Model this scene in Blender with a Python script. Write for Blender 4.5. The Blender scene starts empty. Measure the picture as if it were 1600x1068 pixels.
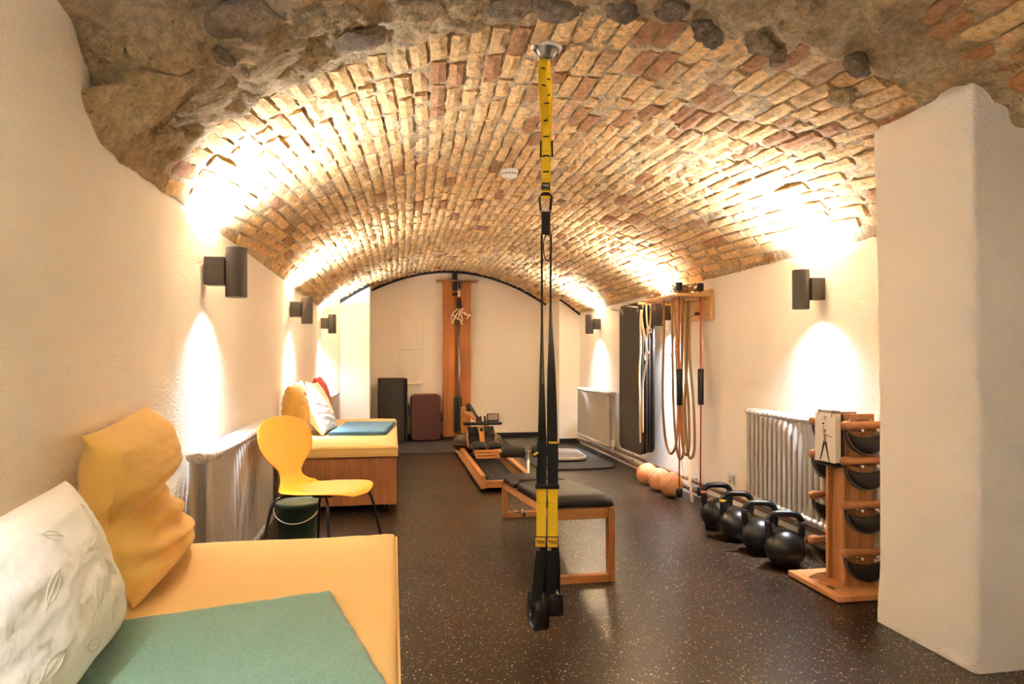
import bpy, bmesh, math, random
from math import sin, cos, pi, radians, sqrt, exp, atan2
from mathutils import Vector, Matrix, noise, Euler

sc = bpy.context.scene
COL = sc.collection
# ------------------------------------------------------------------ camera, world, exposure
FPX, VPX, HOR, CAMH = 1067.0, 613.0, 557.0, 1.1
YAW = math.atan((800 - VPX) / FPX)
cd = bpy.data.cameras.new('camera'); cam = bpy.data.objects.new('camera', cd); COL.objects.link(cam)
cam.location = (0, 0, CAMH); cam.rotation_euler = (pi / 2, 0, -YAW)
cd.sensor_width = 36; cd.lens = FPX / 1600 * 36; cd.shift_y = (HOR - 534) / 1600
cd.clip_start = 0.05
sc.camera = cam
wd = bpy.data.worlds.new('world'); sc.world = wd; wd.use_nodes = True
WORLD_COL, WORLD_STR = (0.97, 0.97, 1.0), 0.25
wd.node_tree.nodes['Background'].inputs[0].default_value = (*WORLD_COL, 1)
wd.node_tree.nodes['Background'].inputs[1].default_value = WORLD_STR
sc.view_settings.view_transform = 'Standard'; sc.view_settings.look = 'None'
sc.view_settings.gamma = 1; sc.view_settings.use_curve_mapping = False
sc.view_settings.exposure = 0.14
UP_W, DOWN_W, HALO_UP, HALO_DOWN, LAMP_COL = 900.0, 110.0, 270.0, 60.0, (0.92, 1.0, 1.14)      # watts per end of each wall lamp
sc.cycles.max_bounces = 10; sc.cycles.diffuse_bounces = 6; sc.cycles.glossy_bounces = 4
sc.cycles.sample_clamp_indirect = 80; sc.cycles.use_denoising = True

# ------------------------------------------------------------------ helpers
def lin(c):
    r = []
    for x in c:
        x /= 255.0
        r.append(x / 12.92 if x <= 0.04045 else ((x + 0.055) / 1.055) ** 2.4)
    return tuple(r)

class MB:
    def __init__(s): s.v = []; s.f = []; s.sm = []; s.vc = None
    def add(s, vs, fs, smooth=False, M=None):
        o = len(s.v)
        s.v += [tuple(M @ Vector(p)) for p in vs] if M is not None else [tuple(p) for p in vs]
        s.f += [tuple(i + o for i in f) for f in fs]; s.sm += [smooth] * len(fs)
        return s
    def box(s, c, d, M=None, rot=None):
        x, y, z = d[0] / 2, d[1] / 2, d[2] / 2
        vs = [Vector(p) for p in ((-x,-y,-z),(x,-y,-z),(x,y,-z),(-x,y,-z),(-x,-y,z),(x,-y,z),(x,y,z),(-x,y,z))]
        if rot is not None:
            R = Euler(rot).to_matrix(); vs = [R @ p for p in vs]
        vs = [p + Vector(c) for p in vs]
        return s.add(vs, [(0,3,2,1),(4,5,6,7),(0,1,5,4),(1,2,6,5),(2,3,7,6),(3,0,4,7)], False, M)
    def bar(s, a, b, w, h, up=(0, 0, 1)):
        a, b = Vector(a), Vector(b); d = b - a; L = d.length; d.normalize()
        side = d.cross(Vector(up)).normalized(); u = side.cross(d)
        M = Matrix((( d.x, side.x, u.x, (a.x+b.x)/2), (d.y, side.y, u.y, (a.y+b.y)/2), (d.z, side.z, u.z, (a.z+b.z)/2), (0,0,0,1)))
        return s.box((0,0,0), (L, w, h), M)
    def tube(s, pts, r, n=10, closed=False, cap=True, M=None, flat=1.0):
        P = [Vector(p) for p in pts]; m = len(P)
        R = r if isinstance(r, (list, tuple)) else [r] * m
        T = []
        for i in range(m):
            a = P[i-1] if (i > 0 or closed) else P[i]
            b = P[(i+1) % m] if (i < m-1 or closed) else P[i]
            t = b - a; T.append(t.normalized() if t.length > 1e-9 else Vector((0,0,1)))
        ref = Vector((0,0,1)) if abs(T[0].z) < 0.9 else Vector((1,0,0))
        nrm = (ref - T[0] * ref.dot(T[0])).normalized()
        vs = []; fs = []
        for i in range(m):
            nrm = nrm - T[i] * nrm.dot(T[i])
            nrm = nrm.normalized() if nrm.length > 1e-6 else T[i].orthogonal().normalized()
            bn = T[i].cross(nrm)
            for k in range(n):
                a = 2 * pi * k / n
                vs.append(P[i] + (nrm * cos(a) * flat + bn * sin(a)) * R[i])
        for i in range(m if closed else m - 1):
            j = (i + 1) % m
            for k in range(n):
                k2 = (k + 1) % n
                fs.append((i*n+k, i*n+k2, j*n+k2, j*n+k))
        s.add(vs, fs, True, M)
        if cap and not closed:
            s.add([vs[k] for k in range(n)], [tuple(range(n))[::-1]], False, M)
            s.add([vs[(m-1)*n+k] for k in range(n)], [tuple(range(n))], False, M)
        return s
    def lathe(s, prof, n=24, M=None, smooth=True, cap=True):
        vs = []; fs = []; m = len(prof)
        for r, z in prof:
            for k in range(n):
                a = 2*pi*k/n; vs.append((r*cos(a), r*sin(a), z))
        for i in range(m-1):
            for k in range(n):
                k2 = (k+1) % n
                fs.append((i*n+k, i*n+k2, (i+1)*n+k2, (i+1)*n+k))
        s.add(vs, fs, smooth, M)
        if cap:
            if prof[0][0] > 1e-5: s.add(vs[:n], [tuple(range(n))[::-1]], False, M)
            if prof[-1][0] > 1e-5: s.add(vs[-n:], [tuple(range(n))], False, M)
        return s
    def prism(s, poly, z0, z1, M=None, smooth=False):
        n = len(poly)
        vs = [(x, y, z0) for x, y in poly] + [(x, y, z1) for x, y in poly]
        s.add(vs, [tuple(range(n))[::-1], tuple(range(n, 2*n))], False, M)
        s.add(vs, [(i, (i+1) % n, n+(i+1) % n, n+i) for i in range(n)], smooth, M)
        return s
    def grid(s, fn, nu, nv, wrap=False, smooth=True, flip=False):
        vs = [fn(i/nu, j/nv) for i in range(nu+1) for j in range(nv+1)]
        fs = []
        for i in range(nu):
            for j in range(nv):
                q = (i*(nv+1)+j, (i+1)*(nv+1)+j, (i+1)*(nv+1)+j+1, i*(nv+1)+j+1)
                fs.append(q[::-1] if flip else q)
        return s.add(vs, fs, smooth)
    def ribbon(s, pts, w, dirs, th=0.0025):
        # flat webbing: pts centre line, dirs the width direction at every point
        n = len(pts); W = w if isinstance(w, (list, tuple)) else [w]*n
        D = dirs if isinstance(dirs, list) else [dirs]*n
        vs = []
        for i in range(n):
            p = Vector(pts[i]); d = Vector(D[i]).normalized()
            a = Vector(pts[max(i-1,0)]); b = Vector(pts[min(i+1,n-1)])
            t = (b-a).normalized(); nn = t.cross(d).normalized()
            for q in (p-d*W[i]/2-nn*th/2, p+d*W[i]/2-nn*th/2, p+d*W[i]/2+nn*th/2, p-d*W[i]/2+nn*th/2): vs.append(q)
        fs = [(0,1,2,3), (4*n-1,4*n-2,4*n-3,4*n-4)]
        for i in range(n-1):
            for k in range(4):
                fs.append((4*i+k, 4*i+4+k, 4*i+4+(k+1)%4, 4*i+(k+1)%4))
        return s.add(vs, fs, False)
    def mesh(s, name):
        me = bpy.data.meshes.new(name); me.from_pydata(s.v, [], s.f)
        me.polygons.foreach_set('use_smooth', s.sm); me.validate(); me.update()
        bm = bmesh.new(); bm.from_mesh(me)
        bmesh.ops.remove_doubles(bm, verts=bm.verts, dist=1e-6)
        bmesh.ops.recalc_face_normals(bm, faces=bm.faces); bm.to_mesh(me); bm.free()
        return me

def obj(name, mb, mat, parent=None, loc=(0,0,0), rot=(0,0,0), bevel=0, sub=0, seg=2):
    me = mb if isinstance(mb, bpy.types.Mesh) else mb.mesh(name)
    o = bpy.data.objects.new(name, me); COL.objects.link(o)
    if mat is not None and not me.materials: me.materials.append(mat)
    o.location = loc; o.rotation_euler = rot
    if parent is not None: o.parent = parent
    if bevel:
        m = o.modifiers.new('bevel', 'BEVEL'); m.width = bevel; m.segments = seg; m.limit_method = 'ANGLE'; m.angle_limit = radians(40)
    if sub:
        m = o.modifiers.new('sub', 'SUBSURF'); m.levels = sub; m.render_levels = sub
    return o
def tag(o, label, cat, group=None):
    o['label'] = label; o['category'] = cat
    if group: o['group'] = group
    return o
def thing(name, label, cat, loc=(0,0,0), rotz=0, group=None):
    o = bpy.data.objects.new(name, None); COL.objects.link(o); o.empty_display_size = 0.1
    o.location = loc; o.rotation_euler = (0, 0, rotz)
    return tag(o, label, cat, group)
def struct(name, mb, mat, **k):
    o = obj(name, mb, mat, **k); o['kind'] = 'structure'; return o
def copy_tree(o, parent=None):
    c = o.copy(); COL.objects.link(c)
    if parent is not None: c.parent = parent
    for ch in list(o.children): copy_tree(ch, c)
    return c
def T(x, y, z): return Matrix.Translation((x, y, z))
def RX(a): return Matrix.Rotation(a, 4, 'X')
def RY(a): return Matrix.Rotation(a, 4, 'Y')
def RZ(a): return Matrix.Rotation(a, 4, 'Z')
def text_mesh(txt, size, ext=0.0006):
    cu = bpy.data.curves.new('lettering', 'FONT'); cu.body = txt; cu.size = size; cu.extrude = ext
    cu.align_x = 'CENTER'; cu.align_y = 'CENTER'; cu.offset = size * 0.02
    o = bpy.data.objects.new('lettering', cu); COL.objects.link(o)
    bpy.context.view_layer.update()
    me = bpy.data.meshes.new_from_object(o.evaluated_get(bpy.context.evaluated_depsgraph_get()))
    bpy.data.objects.remove(o); me.materials.clear(); return me
def smooth(a, b, x):
    t = min(1, max(0, (x-a)/(b-a))); return t*t*(3-2*t)
def lerp(a, b, t): return a + (b-a)*t
def pw(tab, x):
    if x <= tab[0][0]: return tab[0][1]
    for (a, va), (b, vb) in zip(tab, tab[1:]):
        if x <= b: return lerp(va, vb, (x-a)/(b-a))
    return tab[-1][1]
def catmull(P, k=6):
    P = [Vector(p) for p in P]; out = []
    for i in range(len(P)-1):
        p0 = P[max(i-1,0)]; p1 = P[i]; p2 = P[i+1]; p3 = P[min(i+2,len(P)-1)]
        for j in range(k):
            t = j/k
            out.append(0.5*((2*p1)+(p2-p0)*t+(2*p0-5*p1+4*p2-p3)*t*t+(3*p1-p0-3*p2+p3)*t**3))
    out.append(P[-1]); return out
def rrect(w, h, r, n=5):
    pts = []
    for cx, cy, a0 in ((w/2-r, h/2-r, 0), (-w/2+r, h/2-r, pi/2), (-w/2+r, -h/2+r, pi), (w/2-r, -h/2+r, 1.5*pi)):
        for k in range(n+1):
            a = a0 + k*pi/2/n; pts.append((cx+r*cos(a), cy+r*sin(a)))
    return pts

# ------------------------------------------------------------------ materials
def mat(name, col, rough=0.6, metal=0.0, bump=None, var=None, coat=0, trans=0, ior=1.45, spec=0.5, sheen=0, emit=0):
    m = bpy.data.materials.new(name); m.use_nodes = True
    nt = m.node_tree; b = nt.nodes['Principled BSDF']; L = nt.links
    c = lin(col)
    b.inputs['Base Color'].default_value = (*c, 1); b.inputs['Roughness'].default_value = rough
    b.inputs['Metallic'].default_value = metal; b.inputs['Specular IOR Level'].default_value = spec
    b.inputs['Coat Weight'].default_value = coat; b.inputs['Transmission Weight'].default_value = trans; b.inputs['IOR'].default_value = ior
    b.inputs['Sheen Weight'].default_value = sheen
    if emit:
        b.inputs['Emission Color'].default_value = (*c, 1); b.inputs['Emission Strength'].default_value = emit
    tc = nt.nodes.new('ShaderNodeTexCoord')
    if var:                                   # (scale, colour2, low, high)
        n = nt.nodes.new('ShaderNodeTexNoise'); n.inputs['Scale'].default_value = var[0]; n.inputs['Detail'].default_value = 6
        L.new(tc.outputs['Object'], n.inputs['Vector'])
        r = nt.nodes.new('ShaderNodeMapRange'); r.inputs[1].default_value = var[2]; r.inputs[2].default_value = var[3]
        L.new(n.outputs['Fac'], r.inputs[0])
        x = nt.nodes.new('ShaderNodeMix'); x.data_type = 'RGBA'
        x.inputs[6].default_value = (*c, 1); x.inputs[7].default_value = (*lin(var[1]), 1)
        L.new(r.outputs[0], x.inputs[0]); L.new(x.outputs[2], b.inputs['Base Color'])
    if bump:                                  # list of (scale, strength, distance)
        prev = None
        for scale, st, dist in (bump if isinstance(bump, list) else [bump]):
            n = nt.nodes.new('ShaderNodeTexNoise'); n.inputs['Scale'].default_value = scale; n.inputs['Detail'].default_value = 5
            L.new(tc.outputs['Object'], n.inputs['Vector'])
            bp = nt.nodes.new('ShaderNodeBump'); bp.inputs['Strength'].default_value = st; bp.inputs['Distance'].default_value = dist
            L.new(n.outputs['Fac'], bp.inputs['Height'])
            if prev: L.new(prev.outputs[0], bp.inputs['Normal'])
            prev = bp
        L.new(prev.outputs[0], b.inputs['Normal'])
    return m
def wood(name, c1, c2, axis='Z', rough=0.45, scale=14, stretch=0.07):
    m = bpy.data.materials.new(name); m.use_nodes = True
    nt = m.node_tree; b = nt.nodes['Principled BSDF']; L = nt.links
    tc = nt.nodes.new('ShaderNodeTexCoord'); mp = nt.nodes.new('ShaderNodeMapping')
    s = [scale]*3; s['XYZ'.index(axis)] = scale*stretch; mp.inputs['Scale'].default_value = s
    L.new(tc.outputs['Object'], mp.inputs['Vector'])
    n = nt.nodes.new('ShaderNodeTexNoise'); n.inputs['Scale'].default_value = 1.4; n.inputs['Detail'].default_value = 8; n.inputs['Roughness'].default_value = 0.65
    n.inputs['Distortion'].default_value = 0.8
    L.new(mp.outputs[0], n.inputs['Vector'])
    n2 = nt.nodes.new('ShaderNodeTexNoise'); n2.inputs['Scale'].default_value = 9; n2.inputs['Detail'].default_value = 3
    L.new(mp.outputs[0], n2.inputs['Vector'])
    ad = nt.nodes.new('ShaderNodeMath'); ad.operation = 'MULTIPLY_ADD'; ad.inputs[1].default_value = 0.35
    L.new(n2.outputs['Fac'], ad.inputs[0]); L.new(n.outputs['Fac'], ad.inputs[2])
    r = nt.nodes.new('ShaderNodeMapRange'); r.inputs[1].default_value = 0.45; r.inputs[2].default_value = 0.9
    L.new(ad.outputs[0], r.inputs[0])
    x = nt.nodes.new('ShaderNodeMix'); x.data_type = 'RGBA'
    x.inputs[6].default_value = (*lin(c1), 1); x.inputs[7].default_value = (*lin(c2), 1)
    L.new(r.outputs[0], x.inputs[0]); L.new(x.outputs[2], b.inputs['Base Color'])
    b.inputs['Roughness'].default_value = rough
    return m

M_plaster = mat('plaster', (248, 241, 230), 0.9, bump=[(120, 0.9, 0.007), (14, 0.35, 0.01)])
M_paint = mat('painted_board', (248, 240, 226), 0.75, bump=(40, 0.08, 0.002))
M_black = mat('black_rubber', (22, 20, 19), 0.55, bump=(90, 0.15, 0.001))
M_blackgloss = mat('black_enamel', (24, 22, 21), 0.34, bump=(30, 0.12, 0.001))
M_lamp = mat('lamp_grey', (58, 50, 45), 0.5)
M_leather = mat('black_leather', (24, 21, 19), 0.46, bump=(120, 0.25, 0.001))
M_matblack = mat('mat_foam', (52, 42, 36), 0.6, bump=(60, 0.1, 0.001), var=(6, (44, 36, 31), 0.4, 0.6))
M_floormat = mat('floor_mat', (46, 40, 36), 0.7, bump=(200, 0.2, 0.001))
M_chrome = mat('chrome', (215, 210, 205), 0.18, 1.0)
M_steel = mat('dull_steel', (170, 165, 158), 0.38, 1.0)
M_white = mat('white_plastic', (232, 226, 216), 0.45)
M_cream = mat('cream_cord', (232, 214, 184), 0.8, bump=(200, 0.3, 0.001))
M_rope = mat('hemp_rope', (182, 144, 98), 0.9, bump=(220, 0.8, 0.002), var=(160, (158, 122, 80), 0.4, 0.65))
M_red = mat('red_rod', (186, 62, 38), 0.4)
M_yweb = mat('yellow_webbing', (252, 212, 40), 0.7, bump=(400, 0.2, 0.0005))
M_bweb = mat('black_webbing', (20, 18, 17), 0.75, bump=(400, 0.3, 0.0005))
M_gweb = mat('grey_webbing', (96, 84, 74), 0.75)
M_ylabel = mat('yellow_label', (236, 184, 48), 0.6)
M_rad = mat('radiator_paint', (186, 178, 168), 0.45, bump=(20, 0.05, 0.001))
M_pipe = mat('pipe_paint', (120, 88, 66), 0.5)
M_oakY = wood('oak_along_y', (214, 152, 92), (172, 108, 58), 'Y')
M_oakX = wood('oak_along_x', (214, 152, 92), (172, 108, 58), 'X')
M_oakZ = wood('oak_along_z', (206, 142, 80), (166, 102, 52), 'Z')
M_larchZ = wood('larch_upright', (206, 146, 92), (146, 88, 48), 'Z', scale=18, stretch=0.05)
M_larchY = wood('larch_flat', (220, 160, 104), (176, 112, 64), 'Y', scale=16, stretch=0.06)
M_walnut = wood('turned_wood', (190, 128, 78), (142, 88, 48), 'X', scale=20, stretch=0.1)
M_cherryZ = wood('cherry_column', (186, 118, 58), (158, 90, 42), 'Z', scale=12, stretch=0.03)
M_bedwood = wood('beech_front', (164, 108, 66), (126, 76, 44), 'Z', scale=26, stretch=0.05)
M_pine = wood('pale_pine', (232, 186, 124), (206, 154, 94), 'Y', scale=14)
M_chair = mat('yellow_lacquer', (236, 158, 44), 0.42)
M_yfab = mat('mustard_cotton', (222, 178, 92), 0.95, bump=[(420, 0.2, 0.0006), (22, 0.25, 0.006)], sheen=0.2)
M_mattr = mat('yellow_canvas', (220, 182, 112), 0.92, bump=[(400, 0.2, 0.0006), (9, 0.2, 0.008)], sheen=0.1)
M_wfab = mat('white_linen', (228, 224, 214), 0.95, bump=[(300, 0.3, 0.001), (30, 0.5, 0.008)], sheen=0.2)
M_cfab = mat('cream_linen', (238, 222, 192), 0.95, bump=(30, 0.4, 0.006))
M_rfab = mat('crimson_cotton', (198, 52, 62), 0.9, bump=(30, 0.4, 0.006), sheen=0.2)
M_gfab = mat('sage_felt', (100, 142, 126), 0.98, bump=[(350, 0.5, 0.001), (18, 0.25, 0.006)], var=(120, (88, 130, 114), 0.42, 0.62), sheen=0.3)
M_bfab = mat('teal_blue_felt', (84, 120, 140), 0.98, bump=(120, 0.3, 0.001))
M_bucket = mat('green_plastic', (58, 80, 62), 0.5)
M_maroon = mat('maroon_leather', (66, 30, 26), 0.45, bump=(90, 0.2, 0.001))
M_case = mat('black_case', (40, 33, 28), 0.5, var=(5, (58, 48, 40), 0.5, 0.75), bump=(12, 0.2, 0.003))
M_ball = mat('tan_ball', (222, 158, 106), 0.6, bump=(120, 0.2, 0.001), var=(8, (200, 132, 84), 0.4, 0.65))
M_glass = mat('smoked_tank', (206, 170, 140), 0.05, trans=0.9, ior=1.4)
M_water = mat('tank_water', (130, 92, 66), 0.05, trans=0.8, ior=1.33)
M_gplate = mat('grey_alloy', (150, 138, 126), 0.4, 0.6)
M_leafprint = mat('leaf_print_green', (204, 206, 182), 0.95)
M_print = mat('print_ink', (40, 34, 32), 0.8)
M_paper = mat('paper', (232, 222, 208), 0.8)
M_skin = mat('print_skin', (190, 140, 110), 0.8)
M_bulb = mat('lamp_lens', (255, 226, 178), 0.5, emit=14)

def m_floor():
    m = bpy.data.materials.new('speckled_floor'); m.use_nodes = True
    nt = m.node_tree; b = nt.nodes['Principled BSDF']; L = nt.links; N = nt.nodes.new
    tc = N('ShaderNodeTexCoord')
    def speck(scale, thr, soft):
        v = N('ShaderNodeTexVoronoi'); v.inputs['Scale'].default_value = scale; L.new(tc.outputs['Object'], v.inputs['Vector'])
        rg = N('ShaderNodeSeparateColor'); L.new(v.outputs['Color'], rg.inputs[0])
        # stone radius varies with the cell's random red
        rad = N('ShaderNodeMath'); rad.operation = 'MULTIPLY'; rad.inputs[1].default_value = thr; L.new(rg.outputs[0], rad.inputs[0])
        s = N('ShaderNodeMath'); s.operation = 'SUBTRACT'; L.new(rad.outputs[0], s.inputs[0]); L.new(v.outputs['Distance'], s.inputs[1])
        mr = N('ShaderNodeMapRange'); mr.inputs[1].default_value = 0; mr.inputs[2].default_value = soft; L.new(s.outputs[0], mr.inputs[0])
        g = N('ShaderNodeMath'); g.operation = 'GREATER_THAN'; g.inputs[1].default_value = 0.42; L.new(rg.outputs[1], g.inputs[0])
        mu = N('ShaderNodeMath'); mu.operation = 'MULTIPLY'; L.new(mr.outputs[0], mu.inputs[0]); L.new(g.outputs[0], mu.inputs[1])
        return mu, rg
    n = N('ShaderNodeTexNoise'); n.inputs['Scale'].default_value = 1.6; n.inputs['Detail'].default_value = 6; L.new(tc.outputs['Object'], n.inputs['Vector'])
    base = N('ShaderNodeMix'); base.data_type = 'RGBA'
    base.inputs[6].default_value = (*lin((26, 14, 8)), 1); base.inputs[7].default_value = (*lin((38, 23, 14)), 1); L.new(n.outputs['Fac'], base.inputs[0])
    prev = base.outputs[2]
    for scale, thr, colr in ((210, 0.5, (92, 70, 52)), (110, 0.41, (186, 166, 140)), (52, 0.24, (242, 228, 206))):
        mu, rg = speck(scale, thr, 0.08)
        x = N('ShaderNodeMix'); x.data_type = 'RGBA'; L.new(mu.outputs[0], x.inputs[0]); L.new(prev, x.inputs[6]); x.inputs[7].default_value = (*lin(colr), 1)
        prev = x.outputs[2]
    L.new(prev, b.inputs['Base Color'])
    n2 = N('ShaderNodeTexNoise'); n2.inputs['Scale'].default_value = 2.2; n2.inputs['Detail'].default_value = 4; L.new(tc.outputs['Object'], n2.inputs['Vector'])
    mr = N('ShaderNodeMapRange'); mr.inputs[1].default_value = 0.25; mr.inputs[2].default_value = 0.75; mr.inputs[3].default_value = 0.29; mr.inputs[4].default_value = 0.37
    L.new(n2.outputs['Fac'], mr.inputs[0]); L.new(mr.outputs[0], b.inputs['Roughness']); b.inputs['Specular IOR Level'].default_value = 0.32
    return m
def m_masonry(name, mode):
    # mode: 'object' colour from the brick itself, 'attr' colour attribute, 'mortar'
    m = bpy.data.materials.new(name); m.use_nodes = True
    nt = m.node_tree; b = nt.nodes['Principled BSDF']; L = nt.links; N = nt.nodes.new
    b.inputs['Roughness'].default_value = 0.95; b.inputs['Specular IOR Level'].default_value = 0.2
    tc = N('ShaderNodeNewGeometry'); pos = tc.outputs['Position']
    if mode == 'object':
        oi = N('ShaderNodeObjectInfo'); c0 = oi.outputs['Color']
    elif mode == 'attr':
        at = N('ShaderNodeVertexColor'); at.layer_name = 'tint'; c0 = at.outputs['Color']
    else:
        ca, cb = dict(mortar=((240, 213, 170), (210, 178, 134)), stone=((190, 166, 136), (140, 124, 106)), pale=((236, 210, 172), (196, 164, 124)))[mode]
        n = N('ShaderNodeTexNoise'); n.inputs['Scale'].default_value = 5; n.inputs['Detail'].default_value = 9; L.new(pos, n.inputs['Vector'])
        mx = N('ShaderNodeMix'); mx.data_type = 'RGBA'; mr = N('ShaderNodeMapRange'); mr.inputs[1].default_value = 0.35; mr.inputs[2].default_value = 0.68
        L.new(n.outputs['Fac'], mr.inputs[0]); L.new(mr.outputs[0], mx.inputs[0])
        mx.inputs[6].default_value = (*lin(ca), 1); mx.inputs[7].default_value = (*lin(cb), 1); c0 = mx.outputs[2]
    # grime and weathering
    n1 = N('ShaderNodeTexNoise'); n1.inputs['Scale'].default_value = 34; n1.inputs['Detail'].default_value = 10; n1.inputs['Roughness'].default_value = 0.7; L.new(pos, n1.inputs['Vector'])
    r1 = N('ShaderNodeMapRange'); r1.inputs[1].default_value = 0.36; r1.inputs[2].default_value = 0.66; r1.inputs[3].default_value = 0.74; r1.inputs[4].default_value = 1.3; L.new(n1.outputs['Fac'], r1.inputs[0])
    v1 = N('ShaderNodeVectorMath'); v1.operation = 'SCALE'; L.new(c0, v1.inputs[0]); L.new(r1.outputs[0], v1.inputs['Scale'])
    n2 = N('ShaderNodeTexNoise'); n2.inputs['Scale'].default_value = 62; n2.inputs['Detail'].default_value = 3; L.new(pos, n2.inputs['Vector'])
    r2 = N('ShaderNodeMapRange'); r2.inputs[1].default_value = 0.62; r2.inputs[2].default_value = 0.82; L.new(n2.outputs['Fac'], r2.inputs[0])
    x2 = N('ShaderNodeMix'); x2.data_type = 'RGBA'; L.new(r2.outputs[0], x2.inputs[0]); L.new(v1.outputs[0], x2.inputs[6]); x2.inputs[7].default_value = (*lin((96, 66, 42)), 1)
    L.new(x2.outputs[2], b.inputs['Base Color'])
    h1 = N('ShaderNodeTexNoise'); h1.inputs['Scale'].default_value = 48; h1.inputs['Detail'].default_value = 8; h1.inputs['Roughness'].default_value = 0.7; L.new(pos, h1.inputs['Vector'])
    bp = N('ShaderNodeBump'); bp.inputs['Strength'].default_value = 1.0; bp.inputs['Distance'].default_value = 0.014 if mode in ('object', 'attr') else 0.036
    L.new(h1.outputs['Fac'], bp.inputs['Height']); L.new(bp.outputs[0], b.inputs['Normal'])
    return m
M_floor = m_floor()
M_brick = m_masonry('brick_clay', 'object'); M_brickf = m_masonry('brick_clay_field', 'attr'); M_mortar = m_masonry('lime_mortar', 'mortar'); M_stone = m_masonry('grey_fieldstone', 'stone'); M_pale = m_masonry('pale_plaster_patch', 'pale')

# ------------------------------------------------------------------ room geometry
XL, XR, YB, Y0 = -0.80, 2.35, 9.25, -3.0
XC, W = (XL+XR)/2, (XR-XL)/2
def vparams(x, Y):
    t = smooth(2.5, 9.0, Y)
    zs = lerp(1.69, 1.655, t); top = lerp(2.30, 2.262, t); p = lerp(0.66, 1.0, t)
    if x < XC: zs += 0.27*(1 - smooth(1.93, 2.13, Y))*min(1, ((XC-x)/W)**2)
    return zs, top, p
def vz(x, Y):
    zs, top, p = vparams(x, Y); r = min(1, abs(x-XC)/W)
    return zs + (top-zs)*max(0, 1-r*r)**p
def left_x(Y): return XL + 0.2*smooth(8.22, 8.55, Y)
_arc = {}
def arc_table(k):
    if k in _arc: return _arc[k]
    Y = k*0.1; n = 90; xs = [XC + W*sin(-pi/2 + pi*i/n) for i in range(n+1)]
    P = [(x, vz(x, Y)) for x in xs]; S = [0]
    for a, b in zip(P, P[1:]): S.append(S[-1] + math.hypot(b[0]-a[0], b[1]-a[1]))
    s0 = S[n//2]; S = [s-s0 for s in S]; _arc[k] = (S, P); return _arc[k]
def arc_at(k, s):
    S, P = arc_table(k)
    if s <= S[0]: return (P[0][0] + (s-S[0]), P[0][1])
    if s >= S[-1]: return (P[-1][0] + (s-S[-1]), P[-1][1])
    lo, hi = 0, len(S)-1
    while hi-lo > 1:
        m = (lo+hi)//2
        if S[m] <= s: lo = m
        else: hi = m
    t = (s-S[lo])/(S[hi]-S[lo])
    return (lerp(P[lo][0], P[hi][0], t), lerp(P[lo][1], P[hi][1], t))
def vpos(s, Y):
    k = Y/0.1; k0 = math.floor(k); t = k-k0
    a = arc_at(k0, s); b = arc_at(k0+1, s)
    return Vector((lerp(a[0], b[0], t), Y, lerp(a[1], b[1], t)))
def vframe(s, Y):
    p = vpos(s, Y); ds = (vpos(s+0.02, Y)-vpos(s-0.02, Y)).normalized(); dy = (vpos(s, Y+0.05)-vpos(s, Y-0.05)).normalized()
    n = ds.cross(dy).normalized()          # sign fixed below: into the room
    if n.dot(Vector((XC, Y, 1.0))-p) < 0: n = -n
    return p, ds, dy, n
def yedge(s): return pw([(-1.75, 2.58), (-1.2, 2.52), (-0.7, 2.44), (-0.3, 2.36), (0.2, 2.28), (0.7, 2.24), (1.2, 2.2), (1.75, 2.2)], s)
def yfront(s): return pw([(0.3, 1.75), (0.7, 1.85), (1.2, 2.0), (1.75, 2.1)], s)

# floor
struct('floor', MB().box((0.8, 3.2, -0.05), (3.6, 12.4, 0.1)), M_floor)

# ceiling: the mortar bed of the vault, with bricks and stones as its parts
SM = 1.86
def mortar_pt(i, j, ns, ny):
    s = lerp(-SM, SM, i); Y = lerp(Y0, 9.3, j)
    p, ds, dy, n = vframe(s, Y)
    e = yedge(s) + 0.05*noise.noise(Vector((s*6, 3.1, 0)))
    rough = smooth(e+0.05, e-0.06, Y) if False else (1 - smooth(e-0.06, e+0.05, Y))
    if s > 0.3: rough *= smooth(yfront(s)-0.15, yfront(s)+0.05, Y)
    q = Vector((p.x*1.0, p.y, p.z))
    d = -0.0045 + 0.005*noise.noise(q*7) + 0.009*noise.noise(q*26)
    lump = noise.fractal(q*4.2, 0.9, 2.1, 5)
    rid = abs(noise.noise(q*7.5 + Vector((7, 3, 1))))
    d += rough*(0.022 + 0.036*lump - 0.030*rid + 0.024*noise.noise(q*15) + 0.016*noise.noise(q*38) - 0.02*abs(noise.noise(q*11 + Vector((2, 9, 4)))))
    d += 0.006*smooth(5, 8, Y)
    if s < -1.2: d *= 0.45 + 0.55*smooth(-1.84, -1.45, s)
    return p + n*d
ns, ny = 230, 480
cm = MB()
pts = [[mortar_pt(i/ns, j/ny, ns, ny) for j in range(ny+1)] for i in range(ns+1)]
vs = [p for row in pts for p in row]; fs = []
for i in range(ns):
    for j in range(ny):
        a = i*(ny+1)+j; fs.append((a, a+ny+1, a+ny+2, a+1))
cm.add(vs, fs, True)
# the outer skin of the vault
cm.add([(XL-0.35, Y0, 1.3), (XL-0.35, 9.6, 1.3), (XL-0.35, Y0, 2.75), (XL-0.35, 9.6, 2.75), (XR+0.35, Y0, 2.75), (XR+0.35, 9.6, 2.75), (XR+0.35, Y0, 1.3), (XR+0.35, 9.6, 1.3)],
       [(0, 1, 3, 2), (2, 3, 5, 4), (4, 5, 7, 6)], False)
ceiling = struct('ceiling', cm, M_mortar)

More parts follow.
